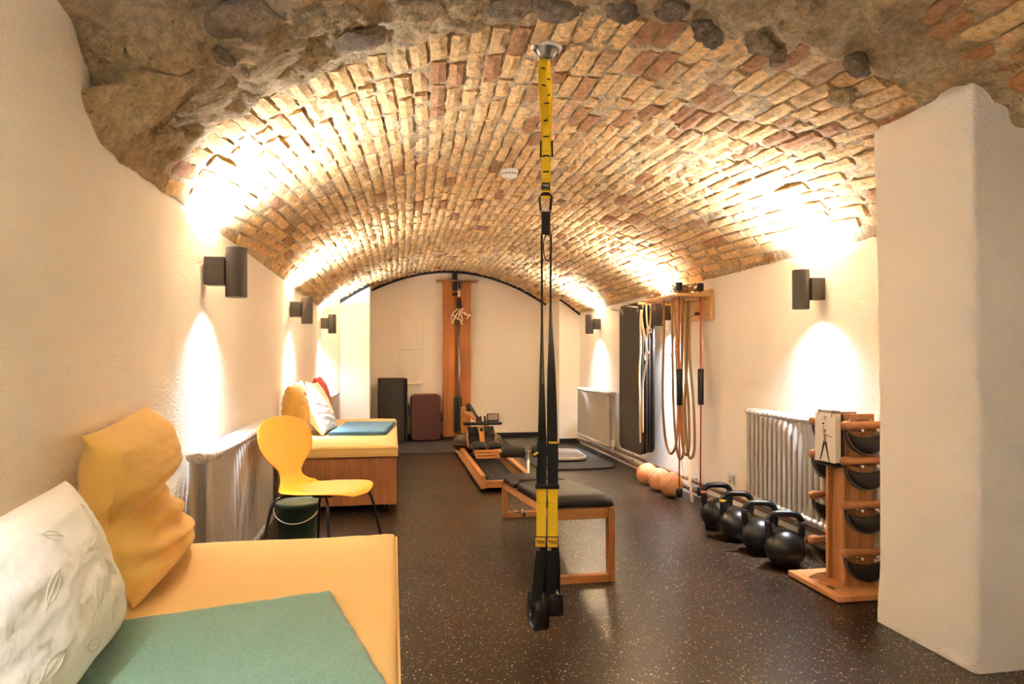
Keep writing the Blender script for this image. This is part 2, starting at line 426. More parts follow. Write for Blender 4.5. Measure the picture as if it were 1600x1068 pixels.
rng = random.Random(11)
def brick_shape(L, Wd, rg, D=0.05):
    # worn brick: uneven front face, chipped chamfer, straight sides back into the bed
    nx, nyy = 4, 2; vs = []; fs = []
    def jit(a): return rg.uniform(-a, a)
    bow = jit(0.003); tilt = jit(0.004); tilt2 = jit(0.003)
    for i in range(nx+1):
        for j in range(nyy+1):
            u = i/nx*2-1; v = j/nyy*2-1
            x = u*L/2; y = v*Wd/2
            edge = (abs(u) > 0.99) + (abs(v) > 0.99)
            z = bow*(1-u*u) + tilt*u + tilt2*v + jit(0.002)
            if edge:
                x -= u*(0.004+rg.random()*0.007) if abs(u) > .99 else 0
                y -= v*(0.002+rg.random()*0.006) if abs(v) > .99 else 0
                z -= 0.003 + rg.random()*0.006*edge
            vs.append((x, y, z))
    for i in range(nx):
        for j in range(nyy):
            a = i*(nyy+1)+j; fs.append((a, a+nyy+1, a+nyy+2, a+1))
    ring = [i*(nyy+1) for i in range(nx+1)] + [nx*(nyy+1)+j for j in range(1, nyy+1)] + [i*(nyy+1)+nyy for i in range(nx-1, -1, -1)] + [j for j in range(nyy-1, 0, -1)]
    o = len(vs)
    for r in ring:
        x, y, z = vs[r]; u = x/(L/2); v = y/(Wd/2)
        vs.append((max(-L/2, min(L/2, x*1.05)), max(-Wd/2, min(Wd/2, y*1.08)), -D))
    n = len(ring)
    for k in range(n):
        fs.append((ring[k], o+k, o+(k+1) % n, ring[(k+1) % n]))
    return vs, fs
def brick_colour(rg, s, Y):
    t = rg.random()
    redness = 0.13 + 0.30*exp(-((s-0.15)/0.25)**2)*exp(-((Y-2.8)/0.7)**2) + 0.18*(s > 0.5)*exp(-((Y-2.4)/0.9)**2) + (0.5 if Y < 2.1 else 0)
    if t < redness*0.55: c = lerp(Vector((172, 122, 84)), Vector((186, 140, 98)), rg.random())
    elif t < redness: c = lerp(Vector((196, 158, 118)), Vector((212, 174, 130)), rg.random())
    elif t < 0.72: c = lerp(Vector((228, 188, 132)), Vector((220, 178, 124)), rg.random())
    else: c = lerp(Vector((230, 196, 144)), Vector((222, 184, 132)), rg.random())
    return lin(c * rg.uniform(0.98, 1.08) + Vector((6, 6, 4)))
def scl(Y): return 0.80 + 0.20*exp(-(max(Y, 2.0)-2.3)/1.6)
def cam_area(c, L, Wd):
    dx, dy, dz = c[0], c[1], c[2]-CAMH
    d = dx*sin(YAW)+dy*cos(YAW)
    if d < 0.4: return 0
    u = 800+FPX*(dx*cos(YAW)-dy*sin(YAW))/d; v = HOR-FPX*dz/d
    if not (-30 < u < 1630 and -30 < v < 1080): return 0
    return (u, v, d)
bricks = []
CW = 0.0785
for q in range(-31, 32):
    for (ya, yb) in ((0, 1), (2, 3)):
        sq = q*CW
        if ya == 0: Y = yedge(max(-1.75, min(1.75, sq))) + rng.uniform(-0.07, 0.05); yend = 9.22
        else:
            if sq < 0.35: continue
            Y = 1.0 + rng.uniform(0, 0.15); yend = yfront(sq) + rng.uniform(-0.06, 0.06)
        while Y < yend - 0.05:
            L = rng.choice((0.25, 0.24, 0.26, 0.235, 0.125, 0.25)) * rng.uniform(0.94, 1.05)
            L = min(L, yend-Y)
            if L < 0.07: break
            Yc = Y + L/2; s = sq*scl(Yc)
            S, P = arc_table(int(Yc/0.1))
            lim_l = S[0] + 0.012; lim_r = S[-1] - 0.012
            wd = CW*scl(Yc) - rng.uniform(0.003, 0.008)
            if s - wd*0.3 > lim_l and s + wd*0.3 < lim_r and not (Yc > 8.25 and s < S[0]+0.30) and not (Yc > 8.3 and vpos(s, Yc).x < -0.55):
                p, ds, dy, n = vframe(s, Yc)
                slope = (vpos(sq*scl(Yc+0.05), Yc+0.05)-vpos(sq*scl(Yc-0.05), Yc-0.05)).normalized()
                side = n.cross(slope).normalized(); n2 = slope.cross(side).normalized()
                proud = rng.uniform(0.004, 0.013) + (0.003 if Yc > 5 else 0.0)
                if rng.random() < 0.06: proud -= 0.006
                a = cam_area(p, L, wd)
                area = 0
                if a:
                    area = L*wd/(a[2]**2) * abs(n.dot((Vector((0, 0, CAMH))-p).normalized()))
                    if a[0] > 1362 and a[1] > 205: area = 0
                bricks.append(dict(p=p+n*proud, x=slope, y=side, z=n2, L=L-0.007, W=wd, area=area, col=brick_colour(rng, s, Yc)))
            Y += L + rng.uniform(0.0, 0.006)
bricks.sort(key=lambda b: -b['area'])
variants = []
for k in range(14):
    vs, fs = brick_shape(0.24, 0.068, rng); me = MB().add(vs, fs, False).mesh('brick'); me.materials.append(M_brick); variants.append(me)
for b in bricks[:300]:
    o = bpy.data.objects.new('brick', rng.choice(variants)); COL.objects.link(o); o.parent = ceiling
    fl = rng.choice((1, -1))
    M = Matrix((( *[b['x'][i]*fl for i in range(1)], b['y'][0]*fl, b['z'][0], b['p'][0]), (b['x'][1]*fl, b['y'][1]*fl, b['z'][1], b['p'][1]), (b['x'][2]*fl, b['y'][2]*fl, b['z'][2], b['p'][2]), (0, 0, 0, 1)))
    o.matrix_local = M @ RZ(rng.uniform(-0.012, 0.012)) @ Matrix.Diagonal((b['L']/0.24, b['W']/0.068, 1, 1))
    o.color = (*b['col'], 1)
fm = MB(); cols = []
for b in bricks[300:]:
    vs, fs = brick_shape(b['L'], b['W'], rng)
    M = Matrix(((b['x'][0], b['y'][0], b['z'][0], b['p'][0]), (b['x'][1], b['y'][1], b['z'][1], b['p'][1]), (b['x'][2], b['y'][2], b['z'][2], b['p'][2]), (0, 0, 0, 1)))
    fm.add(vs, fs, False, M); cols += [b['col']]*len(vs)
me = bpy.data.meshes.new('brick_field'); me.from_pydata(fm.v, [], fm.f); me.update()
at = me.color_attributes.new('tint', 'FLOAT_COLOR', 'POINT')
at.data.foreach_set('color', [x for c in cols for x in (*c, 1)])
o = obj('brick_field', me, M_brickf, ceiling); o['kind'] = 'stuff'

# rubble stones of the broken opening, and a few pale plaster remains
def stone_mesh(rx, ry, rz, seed):
    bm = bmesh.new(); bmesh.ops.create_icosphere(bm, subdivisions=3, radius=1)
    for v in bm.verts:
        k = 1 + 0.42*noise.noise(v.co*1.2 + Vector((seed*3.7, 1, 2))) + 0.22*noise.noise(v.co*3.0 + Vector((seed, 5, 2))) + 0.10*noise.noise(v.co*7 + Vector((seed, 5, 2)))
        # facet the boulder a little
        v.co = Vector((v.co.x*rx*k, v.co.y*ry*k, v.co.z*rz*k))
    me = bpy.data.meshes.new('stone'); bm.to_mesh(me); bm.free()
    return me
def put_stone(name, me, m, s, Y, inset, ang, rot=0.0):
    p, ds, dy, n = vframe(s, Y)
    side = n.cross(dy).normalized()
    M = Matrix(((dy[0], side[0], n[0], 0), (dy[1], side[1], n[1], 0), (dy[2], side[2], n[2], 0), (0, 0, 0, 1)))
    o = obj(name, me, m, ceiling); o.matrix_local = T(*(p + n*inset)) @ M @ RZ(ang)
    return o
def inv_img(u, v, z0=2.05):
    # where the line of sight through a spot of the photograph meets the vault
    t = (u-800)/FPX; rx = sin(YAW)+t*cos(YAW); ry = cos(YAW)-t*sin(YAW); rz = -(v-HOR)/FPX
    k = 1.0
    for _ in range(400):
        x, y, z = rx*k, ry*k, CAMH+rz*k
        if XL < x < XR and z > vz(x, y): break
        if x <= XL or x >= XR: break
        k += 0.008
    S, P = arc_table(int(y/0.1)); best = min(range(len(S)), key=lambda i: (P[i][0]-x)**2 + (P[i][1]-z)**2)
    return S[best], y
srng = random.Random(5)
for (u, v, a, b, c, ang) in ((495, 28, .075, .04, .03, 1.5), (535, 15, .05, .035, .03, 1.2), (730, 2, .07, .05, .035, 1.4), (800, 4, .08, .05, .035, 1.5), (655, 12, .09, .06, .03, 1.5),
                             (968, 6, .06, .045, .035, 1.2), (1105, 40, .06, .045, .035, 0.9), (1110, 52, .05, .035, .03, 1.1), (1050, 8, .06, .05, .03, 1.0), (1250, 6, .10, .06, .03, 1.0),
                             (1222, 85, .05, .035, .03, 0.4), (1185, 60, .06, .05, .03, 1.2), (1345, 95, .06, .045, .03, 0.9), (1315, 145, .06, .05, .03, 0.5),
                             (352, 78, .045, .022, .025, 0.3), (160, 52, .05, .035, .03, 0.4), (230, 135, .09, .06, .028, 1.0), (255, 75, .09, .06, .025, 0.9), (320, 150, .10, .08, .022, 1.0), (420, 90, .10, .09, .02, 1.4), (560, 52, .09, .07, .02, 1.5), (385, 25, .09, .07, .022, 1.3), (880, 10, .08, .06, .03, 1.4)):
    s, Y = inv_img(u, v)
    put_stone('stone', stone_mesh(a, b, c, srng.random()*50), M_stone if srng.random() < 0.6 else M_mortar, s, Y, 0.014, ang)
for (u, v, a, b, ang) in ((185, 170, .13, .07, 1.0), (255, 205, .08, .035, 0.2), (300, 115, .035, .02, 0.6)):
    s, Y = inv_img(u, v)
    put_stone('plaster_patch', stone_mesh(a, b, 0.022, srng.random()*50), M_pale, s, Y, 0.016, ang)

# left wall: one plastered sheet up to the ragged foot of the vault
def ragged(Y, k): return 0.016*noise.noise(Vector((Y*7, k, 0))) + 0.009*noise.noise(Vector((Y*24, k, 4)))
def wall_sheet(xf, y0, y1, sgn, key):
    mb = MB(); nY, nZ = 160, 40
    def f(i, j):
        Y = lerp(y0, y1, i); x = xf(Y)
        top = vz(x + sgn*0.0, Y) + 0.035 + ragged(Y, key)
        z = lerp(0, top, j)
        bulge = 0.008*noise.noise(Vector((Y*1.3, z*1.3, key)))
        return (x + (bulge - 0.008)*sgn, Y, z)
    mb.grid(f, nY, nZ)
    def g(i, j):
        Y = lerp(y0, y1, i); return (xf(Y) - sgn*0.25, Y, lerp(0, 2.3, j))
    mb.grid(g, 1, 1)
    mb.add([(xf(y0)-sgn*0.25, y0, 0), (xf(y0), y0, 0), (xf(y0), y0, 1.7), (xf(y0)-sgn*0.25, y0, 1.7)], [(0, 1, 2, 3)])
    return mb
struct('wall_left', wall_sheet(lambda Y: XL, Y0, 8.22, 1, 1.0), M_plaster)
struct('wall_corner', wall_sheet(left_x, 8.22, 9.35, 1, 1.0), M_plaster)
struct('wall_right', wall_sheet(lambda Y: XR, Y0, 9.35, -1, 2.0), M_plaster)
# pillar: stub of the former cross wall
def pillar():
    mb = MB(); poly = rrect(0.62, 0.50, 0.022, 3); nz = 44; n = len(poly); vs = []; fs = []
    for j in range(nz+1):
        z = 2.16*j/nz
        for x, y in poly:
            X = 2.31+x; Yy = 2.30+y
            w = 0.010*noise.noise(Vector((X*2, Yy*2, z*1.7))) + 0.005*noise.noise(Vector((X*9, Yy*9, z*5)))
            lean = -0.028*max(0, z-0.9)/1.2 - 0.012*(1-smooth(0, 0.25, z))
            vs.append((X + (lean + w if x < 0 else 0), Yy + w*0.8, z))
    for j in range(nz):
        for k in range(n):
            k2 = (k+1) % n; fs.append((j*n+k, j*n+k2, (j+1)*n+k2, (j+1)*n+k))
    fs.append(tuple(range(nz*n, nz*n+n)))
    return mb.add(vs, fs, True)
struct('wall_pillar', pillar(), M_plaster)
# back wall with two built-out side blocks that stop under the vault
def arch_wall(x0, x1, y, depth, n=40):
    poly = [(x0, 0)] + [(x1, 0)] + [(lerp(x1, x0, k/n), vz(lerp(x1, x0, k/n), y)+0.03) for k in range(n+1)]
    M = Matrix(((1, 0, 0, 0), (0, 0, 1, 0), (0, 1, 0, 0), (0, 0, 0, 1)))
    return MB().prism(poly, y, y+depth, M)
wb = struct('wall_back', arch_wall(-0.4, 2.3, YB, 0.2), M_paint)
obj('side_block', arch_wall(-0.80, -0.27, 8.50, 0.78), M_paint, wb, bevel=0.006)
obj('side_block', arch_wall(2.09, 2.42, 8.45, 0.83), M_paint, wb, bevel=0.006)
for za, zb in ((1.165, 0.735), (1.632, 1.20)):
    w = 0.012; x0, x1 = 0.092, 0.418
    mb = MB().box(((x0+x1)/2, 9.245, za), (x1-x0, 0.016, w)).box(((x0+x1)/2, 9.245, zb), (x1-x0, 0.016, w)).box((x0, 9.245, (za+zb)/2), (w, 0.016, za-zb)).box((x1, 9.245, (za+zb)/2), (w, 0.016, za-zb))
    obj('panel_moulding', mb, M_paint, wb, bevel=0.004)
def arch_strip(x0, x1, y, dy, h=0.045, n=40):
    mb = MB(); vs = []
    for k in range(n+1):
        x = lerp(x0, x1, k/n); z = vz(x, y)
        for yy, zz in ((y, z-h), (y-dy, z-h), (y-dy, z+0.03), (y, z+0.03)): vs.append((x, yy, zz))
    fs = [(4*k+i, 4*k+4+i, 4*k+4+(i+1) % 4, 4*k+(i+1) % 4) for k in range(n) for i in range(4)] + [(0, 1, 2, 3), tuple(4*n+i for i in (3, 2, 1, 0))]
    return mb.add(vs, fs, False)
tr = struct('trim_1', arch_strip(-0.27, 2.09, YB, 0.05, 0.032), M_black)
obj('side_strip', arch_strip(-0.62, -0.27, 8.50, 0.04, 0.045), M_black, tr)
obj('side_strip', arch_strip(2.09, 2.40, 8.45, 0.04, 0.024), M_black, tr)
bb = struct('baseboard_back', MB().box((0.91, 9.235, 0.03), (2.36, 0.03, 0.06)), M_black, bevel=0.003)
obj('block_skirting', MB().box((2.22, 8.437, 0.03), (0.26, 0.026, 0.06)), M_black, bb)
obj('block_skirting', MB().box((-0.45, 8.487, 0.03), (0.36, 0.026, 0.06)), M_black, bb)

# ------------------------------------------------------------------ wall lamps
LENS_R = 0.034
def make_lamp(label, side, x, y, z, hidden=False):
    # side +1: on the left wall reaching right, -1: on the right wall
    t = thing('wall_lamp', label, 'lamp', (x, y, z), 0, 'up and down wall lamps')
    H = 0.215
    cx = side*0.118
    obj('bracket', MB().box((side*0.034, 0, 0.004), (0.082, 0.075, 0.12)), M_lamp, t, bevel=0.002)
    prof = [(0.036, -H/2+0.012), (0.044, -H/2+0.0), (0.045, -H/2+0.004), (0.045, H/2-0.004), (0.044, H/2), (0.036, H/2-0.012)]
    mb = MB(); mb.lathe([(0.040, -H/2+0.03), (0.041, -H/2)] + [(0.045, -H/2), (0.045, H/2), (0.041, H/2), (0.040, H/2-0.03)], 36, T(cx, 0, 0), smooth=False, cap=False)
    mb.lathe([(0.0, 0.05), (0.0405, 0.05)], 36, T(cx, 0, 0), cap=False).lathe([(0.0, -0.05), (0.0405, -0.05)], 36, T(cx, 0, 0), cap=False)
    b = obj('barrel', mb, M_lamp, t)
    for sgn in (1, -1):
        obj('lens', MB().lathe([(0.0, 0), (LENS_R, 0), (LENS_R, 0.006), (0.0, 0.006)], 24, T(cx, 0, sgn*(H/2-0.024) - (0.003))), M_bulb, t)
        for pw_, ang, bl, rad in ((UP_W if sgn > 0 else DOWN_W, 52 if sgn > 0 else 48, 0.9, 0.02), (HALO_UP if sgn > 0 else HALO_DOWN, 158 if sgn > 0 else 124, 1.0, 0.03)):
            ld = bpy.data.lights.new('bulb', 'SPOT'); ld.energy = pw_; ld.color = LAMP_COL; ld.spot_size = radians(ang); ld.spot_blend = bl
            ld.shadow_soft_size = rad
            lo = bpy.data.objects.new('bulb', ld); COL.objects.link(lo); lo.parent = t
            lo.location = (cx, 0, sgn*(H/2 - 0.016)); lo.rotation_euler = (pi if sgn > 0 else 0, 0, 0)
    return t
make_lamp('charcoal up and down lamp on left wall above near radiator, largest of the lamps', 1, XL+0.01, 3.15, 1.467)
make_lamp('charcoal up and down lamp, middle of the three on the left wall', 1, XL+0.01, 5.66, 1.472)
make_lamp('charcoal up and down lamp, last on the left wall beside the back wall', 1, XL+0.01, 7.98, 1.472)
make_lamp('charcoal up and down lamp on right wall next to the white pillar', -1, XR-0.01, 3.44, 1.47)
make_lamp('charcoal up and down lamp behind white cords and hanging mats', -1, XR-0.01, 5.52, 1.47)
make_lamp('charcoal up and down lamp on right wall above the far radiator', -1, XR-0.01, 7.55, 1.47)
make_lamp('charcoal up and down lamp on left wall beside the near white pillow', 1, XL+0.01, 0.72, 1.467)
make_lamp('added charcoal fill lamp on left wall, unseen behind the camera', 1, XL+0.01, -1.75, 1.467)  # unseen extra lamp behind the camera, added to brighten the near walls and vault
#PART2
# ------------------------------------------------------------------ pipes along the walls
def pipe(label, x, z, y0, y1, r, wallx):
    t = thing('heating_pipe', label, 'pipe', (x, y0, 0), 0)
    obj('tube', MB().tube([(0, 0, z), (0, (y1-y0)*0.5, z), (0, y1-y0, z)], r, 12), M_pipe, t)
    n = 4
    for k in range(n):
        yy = (y1-y0)*(0.08+0.84*k/(n-1))
        obj('clip', MB().tube([(0, yy-0.012, z), (0, yy+0.012, z)], r+0.004, 12).box(((wallx-x)/2, yy, z), (abs(wallx-x)+0.02, 0.02, 0.012)), M_steel, t)
pipe('upper brown heating pipe along foot of the right wall', 2.305, 0.135, 3.2, 8.3, 0.014, 2.35)
pipe('lower brown heating pipe near the floor along the right wall', 2.295, 0.07, 3.2, 8.3, 0.017, 2.35)
pipe('brown heating pipe along foot of left wall beside green bucket', -0.755, 0.11, 2.48, 4.84, 0.016, -0.8)

# ------------------------------------------------------------------ column radiators
def make_section():
    mb = MB(); H0, H1 = 0.0, 0.545
    for x in (-0.031, 0.031):
        mb.tube([(x, 0, 0.0), (x, 0, 0.03), (x, 0, 0.515), (x, 0, 0.545)], [0.012, 0.014, 0.014, 0.012], 10, cap=False)
    for z in (0.0, 0.545):
        s = []
        for k in range(13):
            a = pi*k/12; s.append((0.068*-cos(a), 0, z))
        mb.tube([(-0.056, 0, z), (-0.050, 0, z), (-0.031, 0, z), (0.031, 0, z), (0.050, 0, z), (0.056, 0, z)], [0.006, 0.016, 0.0215, 0.0215, 0.016, 0.006], 10)
        mb.tube([(0, -0.0255, z), (0, 0.0255, z)], 0.016, 10, cap=False)
    return mb.mesh('section')
SEC = make_section(); SEC.materials.append(M_rad)
def radiator(label, x, y0, n, zb, pitch, wall_side, valve):
    t = thing('column_radiator', label, 'radiator', (x, y0, zb), 0, 'column radiators')
    for k in range(n):
        o = obj('section', SEC, None, t, (0, pitch*(k+0.5), 0)); o.scale = (1, pitch/0.051, 1)
    L = n*pitch
    for yy, sg in ((0, -1), (L, 1)):
        for z in (0.0, 0.545):
            obj('end_plug', MB().tube([(0, yy-sg*0.01, z), (0, yy+sg*0.006, z), (0, yy+sg*0.014, z)], [0.024, 0.024, 0.018], 16).tube([(0, yy+sg*0.012, z), (0, yy+sg*0.02, z)], [0.012, 0.010], 6), M_rad, t)
    for yy in (L*0.15, L*0.85):
        obj('wall_bracket', MB().box((wall_side*0.04, yy, 0.09), (0.06, 0.02, 0.016)), M_rad, t)
    vy = -0.035 if valve < 0 else L+0.035
    obj('valve', MB().tube([(0, vy+0.02*(1 if valve < 0 else -1), 0), (0, vy, 0), (0, vy, -zb+0.1)], 0.010, 10).tube([(0, vy, 0.0), (0, vy, 0.07)], [0.02, 0.017], 12), M_white, t)
    return t
radiator('long cream column radiator on left wall between yellow pillow and yellow chair', -0.732, 2.80, 28, 0.165, 0.050, -1, -1)
radiator('cream column radiator on left wall behind the crimson cushion', -0.68, 7.45, 27, 0.12, 0.050, -1, 1)
radiator('cream column radiator on right wall behind the kettlebells and weight tower', 2.288, 2.86, 24, 0.205, 0.051, 1, 1)
radiator('cream column radiator on far right wall between corner block and hanging mats', 2.26, 6.85, 24, 0.165, 0.050, 1, -1)

# ------------------------------------------------------------------ cushions
def cushion(w, h, t, seed, wr=0.006, fold=None, pinch=0.10, n=56, sharp=0.45, wscale=(3.0, 9.0)):
    # local x: width, y: height (0 at the bottom), z: thickness towards the front
    mb = MB()
    def pt(i, j, side):
        u = i*2-1; v = j*2-1
        e = max(0.0, (1-u*u)*(1-v*v))
        x = u*w/2*(1-pinch*(1-v*v)*abs(u)**3 + 0.0); y = v*h/2*(1-pinch*(1-u*u)*abs(v)**3)
        z = side*t/2*e**sharp
        m = min(1, e*3.0)
        q = Vector((u*wscale[0], v*wscale[1], seed + side))
        z += side*m*wr*(noise.noise(q)*1.6 + 0.8*abs(noise.noise(q*1.9+Vector((3, 1, 2)))))
        # gathers running in from the seams
        g = (1-e)**3*m*wr*0.9*noise.noise(Vector((u*14 + seed, v*14, side)))
        z += side*g
        if fold: x, y, z = fold(x, y, z, u, v, side)
        return (x, y + h/2, z)
    mb.grid(lambda i, j: pt(i, j, 1), n, n); mb.grid(lambda i, j: pt(i, j, -1), n, n, flip=True)
    mb.pt = pt
    return mb
def frame(o, xa, ya):
    # matrix with origin o, local x along xa, local y along ya, z = x cross y
    xa = Vector(xa).normalized(); za = xa.cross(Vector(ya)).normalized(); ya = za.cross(xa)
    return Matrix(((xa.x, ya.x, za.x, o[0]), (xa.y, ya.y, za.y, o[1]), (xa.z, ya.z, za.z, o[2]), (0, 0, 0, 1)))
def put_cushion(label, mb, m, M, group=None, leaves=()):
    me = mb.mesh('cushion'); me.materials.append(m)
    Mi = M.inverted()
    for v in me.vertices:
        w = M @ v.co; w.x = max(w.x, -0.794); w.z = max(w.z, ZM+0.0035); v.co = Mi @ w
    zmin = min((M @ v.co).z for v in me.vertices); base = Vector((M.translation.x, M.translation.y, zmin))
    R = T(*(-base)) @ M; me.transform(R); me.update()
    o = obj('cushion', me, None, None, base); tag(o, label, 'cushion', group)
    for (cu, cv, sz, an) in leaves:                    # printed leaf outlines following the cloth
        lm = MB()
        def on(a, b):
            i = cu + a*cos(an) - b*sin(an); j = cv + (a*sin(an) + b*cos(an))*1.6
            p = M @ (Vector(mb.pt(i, j, 1)) + Vector((0, 0, 0.0004))); p.x = max(p.x, -0.793); p.z = max(p.z, ZM+0.0045); return p - Vector(base)
        out = [on(sz*(k/10*2-1), sz*0.36*(1-(k/10*2-1)**2)) for k in range(11)] + [on(sz*(1-k/10*2), -sz*0.36*(1-(1-k/10*2)**2)) for k in range(1, 10)]
        lm.tube(out, 0.0006, 5, closed=True); lm.tube([on(sz*(k/8*2.3-1.3), 0) for k in range(9)], 0.0005, 5)
        obj('leaf_print', lm, M_leafprint, o)
    return o
ZM = 0.474
# slumped mustard cushion against the wall
def ys(x, y, z, u, v, side):
    # folded over at mid height: a bulging upper roll above a creased, spreading foot
    k = exp(-((v+0.02-0.10*u)/0.16)**2)
    z -= side*0.026*k*(1-0.4*abs(u))
    roll = smooth(-0.05, 0.35, v - 0.10*u)
    z += 0.045*roll*(1 - smooth(0.7, 1.0, v))*(1 if side > 0 else 1-(1-u**8)*(1-v**8))*(1 if side > 0 else 1)
    foot = 1-smooth(-0.9, 0.0, v)
    z += 0.055*foot
    z += (side*0.015*sin(v*21 + 2.2*u + 1.5*noise.noise(Vector((u*2, v*3, 3)))) * smooth(-0.95, -0.6, v) * (1-smooth(-0.15, 0.05, v)))*(1-u**4)*(1-v**4)
    x *= 1 + 0.14*foot - 0.05*k
    x += 0.03*foot
    y += 0.018*u*smooth(0.2, 1, v)
    return x, y, z
put_cushion('slumped mustard cushion leaning on left wall beside the near radiator',
            cushion(0.53, 0.455, 0.17, 2.0, 0.0035, ys, 0.05, 80), M_yfab, frame((-0.690, 2.06, ZM+0.004), (-0.05, 1, 0), (-0.13, 0, 1)))
def ws(x, y, z, u, v, side):
    z += side*0.006*sin(9*(u*0.7-v*0.5)+2*noise.noise(Vector((u*2, v*2, 9))))*(1-u*u)*(1-v*v)*smooth(-0.2, 0.9, u-0.6*v)
    z += 0.02*(1-smooth(-1, 0, v))
    return x, y, z
put_cushion('large white leaf-print cushion leaning on left wall in front of mustard cushion',
            cushion(0.64, 0.335, 0.22, 7.0, 0.0045, ws, 0.05, 64, 0.42, (3, 4)), M_wfab, frame((-0.615, 1.35, ZM+0.012), (-0.02, 1, 0.06), (-0.27, -0.02, 1)),
            leaves=[(0.82, 0.80, 0.05, 1.2), (0.70, 0.66, 0.055, 0.1), (0.55, 0.83, 0.05, -0.5), (0.40, 0.62, 0.06, 0.6), (0.80, 0.45, 0.05, -0.9), (0.60, 0.42, 0.055, 1.0), (0.72, 0.24, 0.06, 0.3), (0.50, 0.20, 0.06, -0.4), (0.86, 0.28, 0.04, 1.3), (0.30, 0.30, 0.06, 0.2)])

# ------------------------------------------------------------------ day beds
def mattress(label, x0, x1, y0, y1, z0, z1, seed):
    mb = MB(); w, l = x1-x0, y1-y0; r = 0.02
    top = []
    nx, ny = 24, 40
    def prof(k):      # rounded border
        return k
    def pt(i, j, s):
        u = i*2-1; v = j*2-1
        # squeeze the last rows into a round edge
        def sq(t, L):
            e = 1-abs(t)
            return t
        x = u*w/2; y = v*l/2
        ed = min((1-abs(u))*w/2, (1-abs(v))*l/2)
        drop = r*(1-sqrt(max(0, 1-(1-min(1, ed/r))**2)))
        z = (z1 - drop) if s > 0 else z0
        if s > 0:
            z += 0.004*noise.noise(Vector((x*4, y*4, seed))) + 0.0015*noise.noise(Vector((x*18, y*5, seed)))
        # the border is not ruler straight
        wob = 0.006*noise.noise(Vector((x*3, y*3, seed+4)))
        return (x*(1+wob), y*(1+wob), z - 0.0)
    us = sorted(set([0, .004, .009, .015, .022] + [k/nx for k in range(1, nx)] + [1-.004, 1-.009, 1-.015, 1-.022, 1]))
    vs_ = sorted(set([0, .0015, .0035, .006, .009] + [k/ny for k in range(1, ny)] + [1-.0015, 1-.0035, 1-.006, 1-.009, 1]))
    A, B = len(us), len(vs_)
    P = [pt(a, b, 1) for a in us for b in vs_]
    fs = [(i*B+j, (i+1)*B+j, (i+1)*B+j+1, i*B+j+1) for i in range(A-1) for j in range(B-1)]
    mb.add(P, fs, True)
    ring = [i*B for i in range(A)] + [(A-1)*B+j for j in range(1, B)] + [i*B+B-1 for i in range(A-2, -1, -1)] + [j for j in range(B-2, 0, -1)]
    rows = []
    for zz in (0.6, 0.3, 0.0):
        rows.append([(P[r_][0]*(1.0 + (0.004 if zz else -0.004)), P[r_][1]*1.0008, lerp(z0, z1, zz)) for r_ in ring])
    n = len(ring); allv = [P[r_] for r_ in ring] + [p for row in rows for p in row]
    sf = [(k*n+i, k*n+(i+1) % n, (k+1)*n+(i+1) % n, (k+1)*n+i) for k in range(3) for i in range(n)] + [tuple(3*n+i for i in range(n))]
    mb.add(allv, sf, True)
    me = mb.mesh('cover'); me.materials.append(M_mattr)
    t = thing('mattress', label, 'mattress', ((x0+x1)/2, (y0+y1)/2, 0))
    obj('cover', me, None, t)
    # stitched piping along the lower and upper edge
    for zz in (z0+0.006, z1-0.016):
        obj('piping', MB().tube([(sx*(w/2+0.002), sy*(l/2+0.002), zz) for sx, sy in ((-1, -1), (1, -1), (1, 1), (-1, 1))], 0.0035, 6, closed=True), M_mattr, t)
    return t
def bed(label, x0, x1, y0, y1):
    t = thing('daybed_base', label, 'bed', ((x0+x1)/2, (y0+y1)/2, 0)); w, l = x1-x0, y1-y0; z0, z1 = 0.062, 0.40; th = 0.019
    for s in (-1, 1):
        obj('end_panel', MB().box((0, s*(l/2-th/2), (z0+z1)/2), (w, th, z1-z0)), M_bedwood, t, bevel=0.0015)
        obj('side_panel', MB().box((s*(w/2-th/2), 0, (z0+z1)/2), (th, l-2*th, z1-z0)), M_bedwood, t, bevel=0.0015)
    obj('top_board', MB().box((0, 0, z1-th/2), (w-2*th, l-2*th, th)), M_oakY, t)
    obj('bottom_board', MB().box((0, 0, z0+th/2), (w-2*th, l-2*th, th)), M_oakY, t)
    for sx in (-1, 1):
        for sy in (-1, 1):
            c = obj('caster', MB().box((sx*(w/2-0.07), sy*(l/2-0.06), 0.058), (0.05, 0.05, 0.006)).box((sx*(w/2-0.07)-0.016, sy*(l/2-0.06), 0.042), (0.003, 0.026, 0.03)).box((sx*(w/2-0.07)+0.016, sy*(l/2-0.06), 0.042), (0.003, 0.026, 0.03)), M_steel, t)
            obj('wheel', MB().tube([(sx*(w/2-0.07)-0.012, sy*(l/2-0.06), 0.024), (sx*(w/2-0.07)+0.012, sy*(l/2-0.06), 0.024)], 0.024, 18), M_black, c, bevel=0.003)
    return t
bed('wooden box base on casters under the near yellow mattress', -0.775, -0.005, 0.44, 2.44)
mattress('yellow canvas mattress under the sage green blanket', -0.785, 0.012, 0.42, 2.46, 0.40, ZM, 1.0)
bed('wooden box base on casters behind the yellow chair and green bucket', -0.775, 0.03, 4.885, 7.04)
mattress('yellow canvas mattress of the far daybed under folded blue blanket', -0.785, 0.035, 4.87, 7.06, 0.40, ZM, 5.0)
